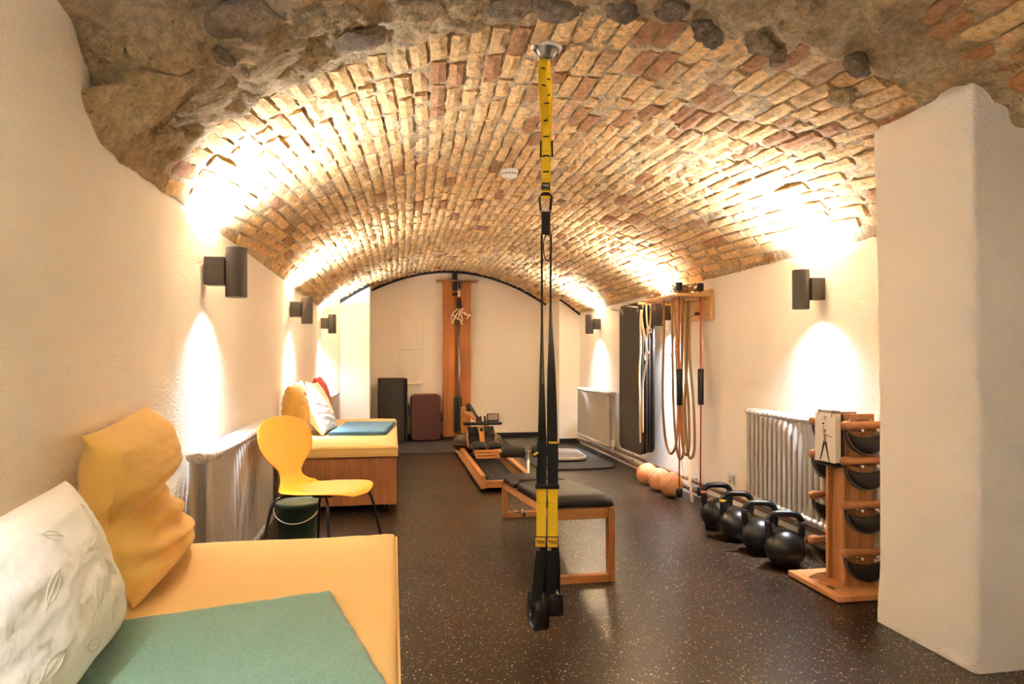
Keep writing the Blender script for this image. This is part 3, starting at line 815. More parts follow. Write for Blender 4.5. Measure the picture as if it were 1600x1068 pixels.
# near blanket: folded double, lying slightly askew
def blanket(name, label, m, cx, cy, z, w, l, ang, th, layers, seed):
    t = thing(name, label, 'blanket', (cx, cy, z), ang)
    for k in range(layers):
        ins = 0.004*k; n = 34
        def lay(i, j, s, k=k):
            u = i*2-1; v = j*2-1
            x = u*(w/2-ins) + 0.005*noise.noise(Vector((v*5, k, seed))) + 0.003*noise.noise(Vector((v*16, k, seed)))
            y = v*(l/2-ins) + 0.005*noise.noise(Vector((u*5, k+7, seed))) + 0.003*noise.noise(Vector((u*14, k, seed)))
            ed = min(1-abs(u), 1-abs(v))
            edge = min(1, ed/0.025)
            zz = th*k + 0.001 + (th*(0.25+0.75*sqrt(max(0, 1-(1-edge)**2))) if s > 0 else 0.0)
            if s > 0: zz += 0.0035*(0.5+noise.noise(Vector((u*3, v*3+k, seed))))*edge
            return (x, y, zz)
        mb = MB(); mb.grid(lambda i, j: lay(i, j, 1), n, n); mb.grid(lambda i, j: lay(i, j, -1), n, n, flip=True)
        e = []
        for a in range(n): e.append((a/n, 0, (a+1)/n, 0)); e.append((1, a/n, 1, (a+1)/n)); e.append((1-a/n, 1, 1-(a+1)/n, 1)); e.append((0, 1-a/n, 0, 1-(a+1)/n))
        for (a, b, c, d) in e:
            mb.add([lay(a, b, 1), lay(c, d, 1), lay(c, d, -1), lay(a, b, -1)], [(0, 1, 2, 3)], True)
        obj('layer', mb, m, t)
    # hem line stitched near the border of the top layer
    zt = th*layers + 0.0025
    return t
blanket('folded_blanket', 'sage green felt blanket folded on the near yellow mattress', M_gfab, -0.315, 1.36, ZM+0.005, 0.56, 0.86, radians(15.5), 0.007, 2, 3.0)
blanket('folded_blanket', 'teal blue blanket folded flat on the far yellow mattress', M_bfab, -0.235, 5.98, ZM+0.005, 0.46, 0.88, radians(-5), 0.009, 3, 8.0)

# cushions on the far daybed, all leaning on the left wall
put_cushion('mustard cushion standing upright on far daybed behind the yellow chair',
            cushion(0.46, 0.42, 0.17, 12.0, 0.008, None, 0.05, 40), M_yfab, frame((-0.685, 5.20, ZM+0.004), (0.05, 1, 0), (-0.05, 0, 1)))
put_cushion('ivory cushion leaning on wall behind mustard cushion on the far daybed',
            cushion(0.44, 0.43, 0.12, 15.0, 0.008, None, 0.08, 36), M_cfab, frame((-0.70, 5.66, ZM+0.004), (0.0, 1, 0), (-0.10, 0, 1)))
def wr(x, y, z, u, v, side):
    z += side*0.008*sin(22*v + 5*u + 2*noise.noise(Vector((u*2, v*2, 1))))*(1-u*u)*(1-v*v)
    return x, y, z
put_cushion('wrinkled white cushion at front of the far daybed touching blue blanket',
            cushion(0.50, 0.42, 0.15, 18.0, 0.007, wr, 0.10, 48), M_wfab, frame((-0.50, 5.80, ZM+0.004), (0.16, 1, 0), (-0.55, 0.05, 0.9)))
put_cushion('cream cushion with pointed corner between white and crimson cushions',
            cushion(0.46, 0.44, 0.12, 22.0, 0.006, None, 0.10, 36), M_cfab, frame((-0.54, 6.28, ZM+0.004), (0.12, 1, -0.05), (-0.42, 0.0, 0.95)))
put_cushion('crimson cushion at far end of the daybed before the radiator',
            cushion(0.46, 0.44, 0.15, 25.0, 0.006, None, 0.05, 36), M_rfab, frame((-0.615, 6.76, ZM+0.004), (0.0, 1, 0), (-0.22, 0, 1)))

# ------------------------------------------------------------------ yellow shell chair
def chair():
    t = thing('shell_chair', 'yellow moulded shell chair with waisted back and thin black legs', 'chair', (-0.338, 3.52, 0), radians(-32))
    spine = catmull([(0.215, 0, 0.425), (0.195, 0, 0.443), (0.12, 0, 0.446), (-0.02, 0, 0.437), (-0.12, 0, 0.437), (-0.175, 0, 0.452), (-0.205, 0, 0.49), (-0.218, 0, 0.54), (-0.232, 0, 0.60), (-0.252, 0, 0.68), (-0.272, 0, 0.75), (-0.284, 0, 0.795)], 6)
    # arc-length fraction -> half width
    Ls = [0]
    for a, b in zip(spine, spine[1:]): Ls.append(Ls[-1]+(b-a).length)
    Wt = [(0, 0.05), (0.012, 0.10), (0.04, 0.155), (0.10, 0.198), (0.20, 0.218), (0.30, 0.215), (0.40, 0.200), (0.475, 0.165), (0.53, 0.118), (0.575, 0.088), (0.605, 0.080), (0.635, 0.086), (0.68, 0.125), (0.73, 0.172), (0.79, 0.198), (0.85, 0.205), (0.91, 0.192), (0.95, 0.165), (0.98, 0.118), (0.995, 0.06), (1.0, 0.03)]
    n = len(spine); nv = 14; th = 0.011
    vs = {1: [], -1: []}
    for i in range(n):
        f = Ls[i]/Ls[-1]; hw = sum(pw(Wt, f+dq*0.006) for dq in (-2, -1, 0, 1, 2))/5
        a = spine[max(0, i-1)]; b = spine[min(n-1, i+1)]; tg = (b-a).normalized(); nn = Vector((-tg.z, 0, tg.x))
        if nn.z < 0 and f < 0.4: nn = -nn
        if f >= 0.4 and nn.x < 0: nn = -nn
        seatness = 1-smooth(0.35, 0.55, f)
        for j in range(nv+1):
            v = j/nv*2-1; y = v*hw
            dish = (0.018*seatness*(v*v-0.3) if f < 0.5 else 0.020*(v*v))*min(1, hw/0.2)
            p = spine[i] + nn*dish + Vector((0, y, 0))
            for s in (1, -1): vs[s].append(p + nn*(s*th/2*(0.55 if abs(v) > .99 else 1)))
    mb = MB(); k = nv+1
    q = [(i*k+j, (i+1)*k+j, (i+1)*k+j+1, i*k+j+1) for i in range(n-1) for j in range(nv)]
    mb.add(vs[1], q, True); mb.add(vs[-1], [f[::-1] for f in q], True)
    ring = [i*k for i in range(n)] + [(n-1)*k+j for j in range(1, k)] + [i*k+nv for i in range(n-2, -1, -1)] + [j for j in range(nv-1, 0, -1)]
    m = len(ring); mb.add([vs[1][r] for r in ring] + [vs[-1][r] for r in ring], [(a, (a+1) % m, m+(a+1) % m, m+a) for a in range(m)], True)
    obj('shell', mb, M_chair, t, sub=1)
    for sx in (-1, 1):
        for sy in (-1, 1):
            P = catmull([(0.02*sx, 0.03*sy, 0.418), (0.09*sx, 0.10*sy, 0.419), (0.135*sx, 0.150*sy, 0.414), (0.160*sx, 0.178*sy, 0.385), (0.185*sx, 0.203*sy, 0.25), (0.225*sx, 0.238*sy, 0.0)], 5)
            l = obj('leg', MB().tube(P, 0.0075, 10), M_blackgloss, t)
            obj('foot_cap', MB().tube([(0.2225*sx, 0.236*sy, 0.02), (0.2255*sx, 0.2385*sy, 0.0)], 0.0095, 10), M_black, l)
    obj('hub_plate', MB().lathe([(0.0, 0.405), (0.055, 0.405), (0.06, 0.412), (0.06, 0.426), (0.0, 0.428)], 24), M_blackgloss, t)
chair()

# green lidded bucket behind the chair
def bucket():
    t = thing('bucket', 'dark green plastic bucket with lid and wire handle', 'bucket', (-0.545, 4.12, 0))
    obj('body', MB().lathe([(0.0, 0.0), (0.095, 0.0), (0.100, 0.006), (0.120, 0.235), (0.126, 0.238), (0.126, 0.250), (0.121, 0.252)], 40, cap=False), M_bucket, t)
    obj('lid', MB().lathe([(0.128, 0.244), (0.130, 0.250), (0.130, 0.262), (0.122, 0.266), (0.112, 0.260), (0.0, 0.262)], 40, cap=False), M_bucket, t)
    hb = obj('handle', MB().tube([(0.128*cos(a), -0.128*abs(sin(a))*0.55-0.06*sin(a) , 0.235-0.075*sin(a)) for a in [pi*k/20 for k in range(21)]], 0.0035, 8), M_cream, t)
    for s in (1, -1): obj('lug', MB().tube([(s*0.12, 0, 0.235), (s*0.137, 0, 0.235)], 0.011, 12), M_cream, t)
bucket()

# ------------------------------------------------------------------ suspension trainer hanging in front
TX, TY = 0.585, 2.58; TR = -math.atan2(TX, TY); PX = 2.64/1067
def uz(u, v): return ((u-857)*PX, 1.1-(v-557)*PX)
def trainer():
    t = thing('suspension_trainer', 'yellow and black suspension strap trainer hanging from the vault', 'strap trainer', (TX, TY, 0), TR)
    X = (1, 0, 0)
    def seq(lst, y=0.0): return [(uz(u, v)[0], y, uz(u, v)[1]) for u, v in lst]
    # anchor strap: loop with two layers, the front one twisted a little
    P = catmull(seq([(853.5, 88), (851.5, 115), (853, 150), (856, 185), (857.5, 212), (858, 236)], -0.006), 4)
    D = [Vector((cos(a), sin(a), 0)) for a in [lerp(0.5, 0.0, i/(len(P)-1)) for i in range(len(P))]]
    a1 = obj('anchor_strap', MB().ribbon(P, [0.036]*len(P), D), M_yweb, t)
    P2 = catmull(seq([(857, 88), (860, 115), (861, 150), (860, 185), (859, 212), (858.5, 236)], 0.012), 4)
    D2 = [Vector((cos(a), sin(a), 0)) for a in [lerp(-0.5, 0.0, i/(len(P2)-1)) for i in range(len(P2))]]
    a2 = obj('anchor_strap', MB().ribbon(P2, [0.034]*len(P2), D2), M_yweb, t)
    a3 = obj('anchor_strap', MB().ribbon(catmull(seq([(857.5, 222), (857.5, 260), (857, 310)]), 4), 0.036, Vector(X)), M_yweb, t)
    for (u, v, par, w, y, tl) in ((851.8, 107, a1, .020, -.0085, .2), (853.5, 134, a1, .017, -.0085, .35), (861.5, 122, a2, .014, .008, 0), (861, 147, a2, .013, .008, 0), (858.5, 162, a1, .02, -.008, 0), (857, 189, a1, .016, -.0085, -.3), (857.5, 214, a1, .022, -.0085, 0), (857.5, 243, a3, .024, -.0025, 0), (857.5, 268, a3, .024, -.0025, 0), (857, 301, a3, .026, -.0025, 0)):
        x, z = uz(u, v); obj('stitch_bar', MB().box((0, 0, 0), (w, 0.0016, 0.0045)), M_black, par, (x, y, z), (0, tl, 0))
    # square buckle
    x0, z0 = uz(858, 233)
    def loop(pts, r, n=8): return MB().tube([(x0+a, 0, z0+b) for a, b in pts], r, n, closed=True)
    obj('buckle', loop([(-.023, -.028), (-.021, .031), (.021, .031), (.023, -.028)], 0.0045), M_black, t)
    lb = obj('label_patch', MB().box((0, -0.003, 0), (0.031, 0.002, 0.028)), M_black, t, (uz(857, 291)[0], 0, uz(857, 291)[1]))
    obj('lettering', text_mesh('TRX', 0.0125), M_white, lb, (0, -0.0045, 0.002), (pi/2, 0, 0))
    obj('label_rule', MB().box((0, -0.0042, -0.010), (0.02, 0.0006, 0.0012)), M_white, lb)
    # carabiner
    kx, kz = uz(856.5, 306); k2 = uz(856.5, 331)[1]
    cp = [(-0.017, kz+0.006), (0.017, kz+0.006), (0.024, kz-0.006), (0.018, k2), (-0.018, k2), (-0.024, kz-0.006)]
    cb = obj('carabiner', MB().tube([(kx+a, -0.001, b) for a, b in cp], 0.0047, 8, closed=True), M_black, t)
    obj('gate', MB().tube([(kx+0.0225, -0.001, kz-0.012), (kx+0.0188, -0.001, k2+0.012)], 0.0056, 8), M_blackgloss, cb)
    # sleeve and stabilising loop
    obj('sleeve', MB().ribbon(seq([(857, 331), (857, 345), (857, 366)]), [0.036, 0.034, 0.034], Vector(X), 0.012), M_bweb, t)
    obj('sleeve_ring', MB().box((uz(857, 330)[0], 0, uz(857, 330)[1]), (0.046, 0.014, 0.006)), M_steel, t, bevel=0.002)
    c = [(859.5+6.2*sin(a), 386-21*cos(a)) for a in [2*pi*k/24 for k in range(24)]]
    lp = [Vector(p) for p in seq(c, 0.0)]
    mb = MB(); n = len(lp); vs = []
    for p in lp:
        ce = Vector((uz(859.5, 386)[0], 0, uz(859.5, 386)[1])); d = (p-ce).normalized()*0.0018
        for yy, e in ((-.009, -1), (.009, -1), (.009, 1), (-.009, 1)): vs.append(p + d*e + Vector((0, yy, 0)))
    mb.add(vs, [(4*i+a, 4*((i+1) % n)+a, 4*((i+1) % n)+(a+1) % 4, 4*i+(a+1) % 4) for i in range(n) for a in range(4)], False)
    obj('equaliser_loop', mb, M_bweb, t)
    # two long straps: seen edge on at the top, turning to face the room below
    for side, cl in ((0, [(850, 366), (850.2, 430), (850.4, 500), (850.6, 560), (851, 640), (851, 700), (850.5, 757)]), (1, [(865.8, 366), (865.2, 430), (865, 500), (865.5, 560), (866.5, 640), (867.2, 700), (868, 757)])):
        P = catmull(seq(cl, 0.004), 6); n = len(P)
        zt = uz(0, 500)[1]
        if side == 0: ang = [lerp(1.52, 0.35, smooth(0.30, 0.95, i/(n-1))) for i in range(n)]
        else: ang = [lerp(1.52, 0.30, smooth(0.22, 0.80, i/(n-1))) for i in range(n)]
        D = [Vector((cos(a), sin(a), 0)) for a in ang]
        obj('strap', MB().ribbon(P, 0.036 if side == 0 else 0.042, D, 0.0028), M_bweb, t)
        # inner, paler strap running beside it
        P3 = [p + Vector((0.004 if side == 0 else -0.004, 0.004, 0)) for p in P[:int(n*0.62)]]
        obj('inner_strap', MB().ribbon(P3, 0.024, D[:len(P3)], 0.0022), M_gweb, t)
        # doubled end of the strap and its cam buckle
        u = 850.3 if side == 0 else 868.2
        obj('strap_end', MB().ribbon(catmull(seq([(u, 690), (u+1, 715), (u-0.5, 740), (u, 756)], -0.006), 4), 0.037, Vector((1, 0.1, 0)), 0.003), M_bweb, t)
        bx, bz = uz(u, 759)
        b = obj('cam_buckle', MB().box((bx, -0.004, bz), (0.048, 0.020, 0.018)).box((bx, -0.014, bz+0.006), (0.040, 0.010, 0.006)), M_black, t, bevel=0.003)
        tx, tz = uz(868.5, 690.5) if side else uz(841.5, 708)
        tb = obj('pull_tab', MB().box((0, -0.012, 0), (0.034 if side else 0.020, 0.003, 0.008)), M_yweb, t, (tx, 0, tz), (0, 0 if side else -0.5, 0), bevel=0.001)
        # yellow lower strap with printed label
        u = 850 if side == 0 else 868
        lo = obj('lower_strap', MB().ribbon(seq([(u, 760), (u, 800), (u-0.3, 855)]), 0.0375, Vector(X), 0.004), M_yweb, t)
        obj('seam', MB().box((uz(u, 785)[0], -0.0025, uz(u, 785)[1]), (0.036, 0.001, 0.003)), M_ylabel, lo)
        lx, lz = uz(u-1.5 if side == 0 else u-0.5, 846.5)
        la = obj('label_band', MB().box((0, 0, 0), (0.045, 0.008, 0.044)), M_black, t, (lx, 0, lz), bevel=0.001)
        lf = obj('label_face', MB().box((0, -0.0042, 0.0), (0.039, 0.0012, 0.037)), M_ylabel, la)
        obj('lettering', text_mesh('TRX', 0.0175), M_black, la, (0, -0.0054, 0.0), (pi/2, 0, 0))
        # handle loop: webbing down both sides of a padded grip, foot cradle below
        if side == 0: f = [(850, 856), (846.5, 890), (842.5, 935)]; bk = [(853, 856), (855.5, 890), (853, 932)]; gx, gy = 844.5, 950
        else: f = [(867, 856), (866.5, 890), (865.5, 925)]; bk = [(871, 856), (874, 890), (873, 945)]; gx, gy = 868.5, 935
        hd = obj('handle_webbing', MB().ribbon(catmull(seq(f, -0.035), 4), 0.040, Vector((1, 0.2, 0)), 0.003).ribbon(catmull(seq(bk, 0.045), 4), 0.030, Vector((1, 0.3, 0)), 0.003), M_bweb, t)
        a, z = uz(gx, gy)
        H = T(a, 0, z + 0.022) @ RZ(0.25 if side == 0 else 0.15)
        obj('grip', MB().tube([(0, -0.062, 0), (0, -0.055, 0), (0, 0.05, 0), (0, 0.058, 0)], [0.014, 0.019, 0.019, 0.014], 16, M=H), M_blackgloss, t)
        for s in (-1, 1):
            obj('grip_disc', MB().tube([(0, s*0.066, -0.004), (0, s*0.071, -0.004)], 0.019, 20, M=H), M_blackgloss, t, bevel=0.003)
        def cr(i, j):
            th = pi*i; yy = lerp(-0.06, 0.06, i); ww = lerp(-0.034, 0.034, j)*(1-0.30*max(0, sin(th))**6)*(1-0.25*abs(cos(th))**4)
            return H @ Vector((ww, -0.072*cos(th), 0.018 - (0.118 if side == 0 else 0.098)*sin(th)**0.6))
        mb = MB(); mb.grid(cr, 24, 3)
        o = obj('foot_cradle', mb, M_blackgloss, t); md = o.modifiers.new('solid', 'SOLIDIFY'); md.thickness = 0.007; md.offset = 0
trainer()
# ceiling anchor of the trainer
def anchor():
    zc = vz(TX, TY) + 0.004
    t = thing('ceiling_anchor', 'grey metal ceiling anchor holding the strap trainer', 'ceiling mount', (TX, TY, zc), TR)
    obj('flange', MB().lathe([(0.0, 0.002), (0.062, 0.002), (0.064, -0.006), (0.060, -0.012), (0.052, -0.013), (0.0, -0.013)], 40, cap=False), M_white, t)
    obj('bell', MB().lathe([(0.050, -0.012), (0.048, -0.020), (0.036, -0.038), (0.026, -0.048), (0.022, -0.048), (0.030, -0.034), (0.040, -0.018)], 32, cap=False), M_gplate, t)
    for k in range(4):
        a = k*pi/2 + 0.5
        obj('rib', MB().bar((0.018*cos(a), 0.018*sin(a), -0.046), (0.050*cos(a), 0.050*sin(a), -0.016), 0.004, 0.018), M_gplate, t)
    for a in (0.7, 3.9): obj('bolt', MB().tube([(0.053*cos(a), 0.053*sin(a), -0.010), (0.053*cos(a), 0.053*sin(a), -0.022)], 0.008, 6), M_steel, t)
    obj('crossbar', MB().tube([(-0.03, 0, -0.044), (0.03, 0, -0.044)], 0.006, 10), M_steel, t)
anchor()
def smoke():
    x, y = 0.735, 4.29; z = vz(x, y) - 0.002
    t = thing('smoke_detector', 'small round white smoke detector on the brick vault', 'smoke detector', (x, y, z))
    obj('base', MB().lathe([(0.0, 0.0), (0.056, 0.0), (0.057, -0.012), (0.055, -0.016), (0.0, -0.016)], 32, cap=False), M_white, t)
    obj('cap', MB().lathe([(0.050, -0.016), (0.052, -0.024), (0.046, -0.044), (0.036, -0.050), (0.0, -0.051)], 32, cap=False), M_white, t, bevel=0)
    for k in range(5):
        a = -pi/2 + (k-2)*0.42 - 0.17
        obj('vent_slot', MB().box((0, 0, 0), (0.014, 0.004, 0.004)), M_black, t, (0.0505*cos(a), 0.0505*sin(a), -0.031), (0, 0, a+pi/2))
smoke()

# ------------------------------------------------------------------ training bench
def bench():
    t = thing('training_bench', 'oak training bench with black padded top and foam leg rollers', 'bench', (0, 0, 0))
    xl, xr = 0.745, 1.075; ya, yb = 3.23, 4.62
    def rz(y): return lerp(0.362, 0.245, (y-ya)/(yb-ya))         # underside height line of the pad
    for x in (xl+0.016, xr-0.016):
        for a, b in ((ya, 4.10), (4.11, yb)):
            obj('rail', MB().bar((x, a, rz(a)-0.02), (x, b, rz(b)-0.02), 0.030, 0.052), M_oakY, t, bevel=0.002)
    for y in (ya, yb):
        zt = rz(y)
        for x in (xl+0.016, xr-0.016):
            obj('leg', MB().box((x, y, (zt-0.0)/2), (0.034, 0.046, zt+0.0)), M_oakZ, t, bevel=0.002)
        obj('foot_bar', MB().box(((xl+xr)/2, y, 0.018), (xr-xl-0.034, 0.046, 0.036)), M_oakX, t, bevel=0.002)
        obj('end_rail', MB().box(((xl+xr)/2, y, zt-0.027), (xr-xl-0.066, 0.030, 0.052)), M_oakX, t, bevel=0.002)
    # padded top in two cushions
    def pad(a, b, bulge):
        x0, x1 = xl-0.012, xr+0.012; h = 0.052; n = 26
        mb = MB(); 
        def pt(i, j, s):
            u = i*2-1; v = j*2-1
            r = 0.06
            # rounded-rectangle plan, domed section
            f = lambda q: math.copysign(1-(1-abs(q))**1.0, q)
            x = u; y = v
            m = max(abs(u), abs(v))
            ed = (1-abs(u)**10)**0.5*(1-abs(v)**14)**0.5
            X = lerp(x0, x1, (x+1)/2); Y = lerp(a, b, (y+1)/2)
            cx = (x1-x0)/2-r; cy = (b-a)/2-r; dx = X-(x0+x1)/2; dy = Y-(a+b)/2
            if abs(dx) > cx and abs(dy) > cy:
                vx, vy = abs(dx)-cx, abs(dy)-cy; d = math.hypot(vx, vy); mx = max(vx, vy)
                if d > 0: k = mx/d; X = (x0+x1)/2+math.copysign(cx+vx*k, dx); Y = (a+b)/2+math.copysign(cy+vy*k, dy)
            z = rz(Y)+0.006 + (h*ed + bulge*(1-u*u)*(1-v*v) if s > 0 else 0)
            return (X, Y, z)
        mb.grid(lambda i, j: pt(i, j, 1), n, n); mb.grid(lambda i, j: pt(i, j, -1), n, n, flip=True)
        obj('pad', mb, M_leather, t)
    pad(ya-0.025, 4.085, 0.016); pad(4.10, yb-0.03, 0.010)
    # hinge, wing bolt
    obj('hinge_bolt', MB().tube([(xl-0.004, 4.06, rz(4.06)-0.03), (xl+0.02, 4.06, rz(4.06)-0.03)], 0.012, 8), M_steel, t)
    k = obj('clamp_lever', MB().tube([(0.80, yb-0.05, 0.055), (0.87, yb-0.09, 0.045)], 0.008, 8).tube([(0.87, yb-0.03, 0.05), (0.87, yb-0.12, 0.04)], [0.014, 0.014], 10), M_chrome, t)
    # foam rollers on a chrome stem
    cx, yr, zr = 0.952, 4.76, 0.428
    obj('roller_stem', MB().tube([(cx, yb+0.01, 0.23), (cx, yr-0.02, 0.25), (cx, yr, 0.29), (cx, yr, zr)], 0.010, 12), M_chrome, t)
    obj('roller_axle', MB().tube([(cx-0.205, yr, zr), (cx+0.205, yr, zr)], 0.009, 12), M_chrome, t)
    for s in (-1, 1):
        a, b = cx+s*0.028, cx+s*0.192
        obj('foam_roller', MB().tube([(a, yr, zr), (a+s*0.006, yr, zr), (b-s*0.006, yr, zr), (b, yr, zr)], [0.036, 0.042, 0.042, 0.036], 24), M_black, t)
    return t
bench()

# ------------------------------------------------------------------ water rowing machine
def rower():
    t = thing('rowing_machine', 'wooden water rowing machine with clear tank behind the bench', 'rowing machine', (0, 0, 0))
    xl, xr, ya, yb = 0.725, 1.105, 5.48, 7.75; cx = (xl+xr)/2
    for x in (xl, xr):
        obj('rail', MB().box((x, (ya+yb)/2, 0.085), (0.040, yb-ya, 0.110)), M_oakY, t, bevel=0.003)
        obj('track', MB().box((x + (0.028 if x == xl else -0.028), (ya+6.95)/2, 0.118), (0.016, 6.95-ya, 0.018)), M_black, t)
    obj('end_beam', MB().box((cx, ya+0.035, 0.062), (xr-xl-0.04, 0.05, 0.055)), M_oakX, t, bevel=0.003)
    obj('tray', MB().box((cx, (ya+6.9)/2, 0.045), (0.29, 6.9-ya-0.14, 0.012)), M_black, t)
    obj('drive_belt', MB().box((cx, (ya+6.9)/2, 0.056), (0.05, 6.9-ya-0.16, 0.006)), M_floormat, t)
    for x in (xl, xr):
        for y in (ya+0.05, yb-0.1): obj('foot', MB().box((x, y, 0.015), (0.036, 0.06, 0.03)), M_black, t)
    # seat and its wooden carriage
    ys, zs = 6.70, 0.215
    c = obj('seat_carriage', MB().box((cx-0.105, ys, 0.165), (0.03, 0.20, 0.075)).box((cx+0.105, ys, 0.165), (0.03, 0.20, 0.075)), M_oakY, t, bevel=0.002)
    for z in (0.182, 0.152, 0.122): obj('slat', MB().box((cx, ys-0.105, z), (0.235, 0.02, 0.024)), M_oakX, c, bevel=0.002)
    for s in (-1, 1): obj('wheel', MB().tube([(cx+s*0.13, ys-0.06, 0.14), (cx+s*0.158, ys-0.06, 0.14)], 0.022, 16), M_black, c)
    def st(i, j):
        u = i*2-1; v = j*2-1
        w = 0.165*(1-0.18*(v+1)/2*0); x = cx+u*w; y = ys+v*0.10-0.03*(u*u)*(v < 0)
        z = zs + 0.032*(1-abs(u)**6)**.5*(1-abs(v)**6)**.5 + 0.012*abs(sin(u*pi)) - 0.016*exp(-(u/0.12)**2)*(1 if v < 0.3 else 0)
        return (x, y, z)
    def sb(i, j): p = st(i, j); return (p[0], p[1], zs-0.012)
    mb = MB(); mb.grid(st, 28, 12); mb.grid(sb, 28, 12, flip=True)
    nn = 28
    for i in range(nn): mb.add([st(i/nn, 0), st((i+1)/nn, 0), sb((i+1)/nn, 0), sb(i/nn, 0)], [(0, 1, 2, 3)], True); mb.add([st(i/nn, 1), st((i+1)/nn, 1), sb((i+1)/nn, 1), sb(i/nn, 1)], [(0, 1, 2, 3)], True)
    for j in range(12):
        for e in (0, 1): mb.add([st(e, j/12), st(e, (j+1)/12), sb(e, (j+1)/12), sb(e, j/12)], [(0, 1, 2, 3)], True)
    obj('seat', mb, M_leather, t)
    # tilted foot plates either side of a wooden stay
    yf = 7.06; tilt = radians(-38)
    obj('foot_board', MB().box((0, 0, 0.0), (0.30, 0.018, 0.20)), M_oakX, t, (cx, yf+0.03, 0.245), (tilt, 0, 0))
    for s in (-1, 1):
        f = obj('foot_plate', MB().box((0, 0, 0), (0.105, 0.012, 0.26)), M_black, t, (cx+s*0.085, yf, 0.262), (tilt, 0, 0), bevel=0.004)
        obj('foot_strap', MB().ribbon(catmull([(-0.055, -0.006, 0.0), (-0.045, -0.05, 0.01), (0.0, -0.07, 0.012), (0.045, -0.05, 0.01), (0.055, -0.006, 0.0)], 4), 0.03, Vector((0, 0.2, 1)), 0.003), M_bweb, f)
    st2 = obj('centre_stay', MB().box((0, 0, 0), (0.055, 0.03, 0.24)), M_oakZ, t, (cx, yf-0.02, 0.27), (tilt, 0, 0), bevel=0.003)
    obj('knob', MB().tube([(0, -0.015, 0.07), (0, -0.035, 0.07)], 0.016, 14), M_black, st2)
    # handle bar, monitor, front post and strap
    zh = 0.412; yh = 6.98
    obj('handle', MB().tube([(cx-0.20, yh, zh), (cx-0.19, yh, zh), (cx+0.19, yh, zh), (cx+0.20, yh, zh)], [0.012, 0.0165, 0.0165, 0.012], 16), M_black, t)
    for q in (-0.05, -0.015, 0.03): obj('handle_rest', MB().bar((cx+q, yh+0.02, zh), (cx+q, yh+0.05, zh+0.07), 0.02, 0.02), M_black, t)
    mo = obj('monitor', MB().box((0, 0, 0), (0.125, 0.03, 0.085)), M_black, t, (cx+0.12, yh+0.09, zh+0.052), (radians(-12), 0, 0), bevel=0.008)
    obj('screen', MB().box((0, -0.016, 0.004), (0.10, 0.002, 0.058)), M_gplate, mo)
    obj('front_post', MB().box((0, 0, 0), (0.055, 0.05, 0.34)), M_oakZ, t, (cx-0.12, 7.72, 0.36), (0, 0, 0), bevel=0.003)
    obj('front_post', MB().box((0, 0, 0), (0.055, 0.05, 0.24)), M_oakZ, t, (cx+0.14, 7.72, 0.26), (0, 0, 0), bevel=0.003)
    obj('strap_guide', MB().bar((cx-0.12, 7.70, 0.50), (cx-0.02, 7.2, 0.42), 0.04, 0.03), M_oakY, t, bevel=0.003)
    obj('pulley', MB().tube([(cx-0.10, 7.60, 0.53), (cx-0.05, 7.60, 0.53)], 0.045, 20), M_black, t, bevel=0.006)
    obj('drive_strap', MB().ribbon([(cx-0.06, 7.58, 0.55), (cx-0.03, 7.3, 0.47), (cx, 7.0, 0.415)], 0.035, Vector((1, 0.1, 0)), 0.004), M_bweb, t)
    # tank: a flat clear drum half full of water
    tx, ty = cx-0.008, 7.36; r = 0.268
    prof = [(0.0, 0.075), (0.12, 0.078), (0.21, 0.09), (r-0.012, 0.115), (r, 0.15), (r, 0.20), (r-0.012, 0.235), (0.21, 0.262), (0.10, 0.272), (0.0, 0.275)]
    tk = obj('tank', MB().lathe(prof, 48, T(tx, ty, 0), cap=False), M_glass, t)
    obj('water', MB().lathe([(0.0, 0.08), (0.12, 0.083), (0.21, 0.096), (r-0.018, 0.12), (r-0.008, 0.152), (r-0.008, 0.165), (0.0, 0.165)], 48, T(tx, ty, 0), cap=False), M_water, t)
    obj('tank_seam', MB().lathe([(r, 0.168), (r+0.01, 0.168), (r+0.01, 0.182), (r, 0.182)], 48, T(tx, ty, 0), cap=False), M_maroon, t)
    obj('paddle_hub', MB().tube([(tx, ty, 0.085), (tx, ty, 0.255)], 0.03, 12).box((tx, ty, 0.17), (0.36, 0.012, 0.08)).box((tx, ty, 0.17), (0.012, 0.36, 0.08)), M_steel, t)
    obj('lower_deck', MB().box((cx, 7.4, 0.055), (xr-xl-0.04, 0.5, 0.03)), M_black, t)
rower()

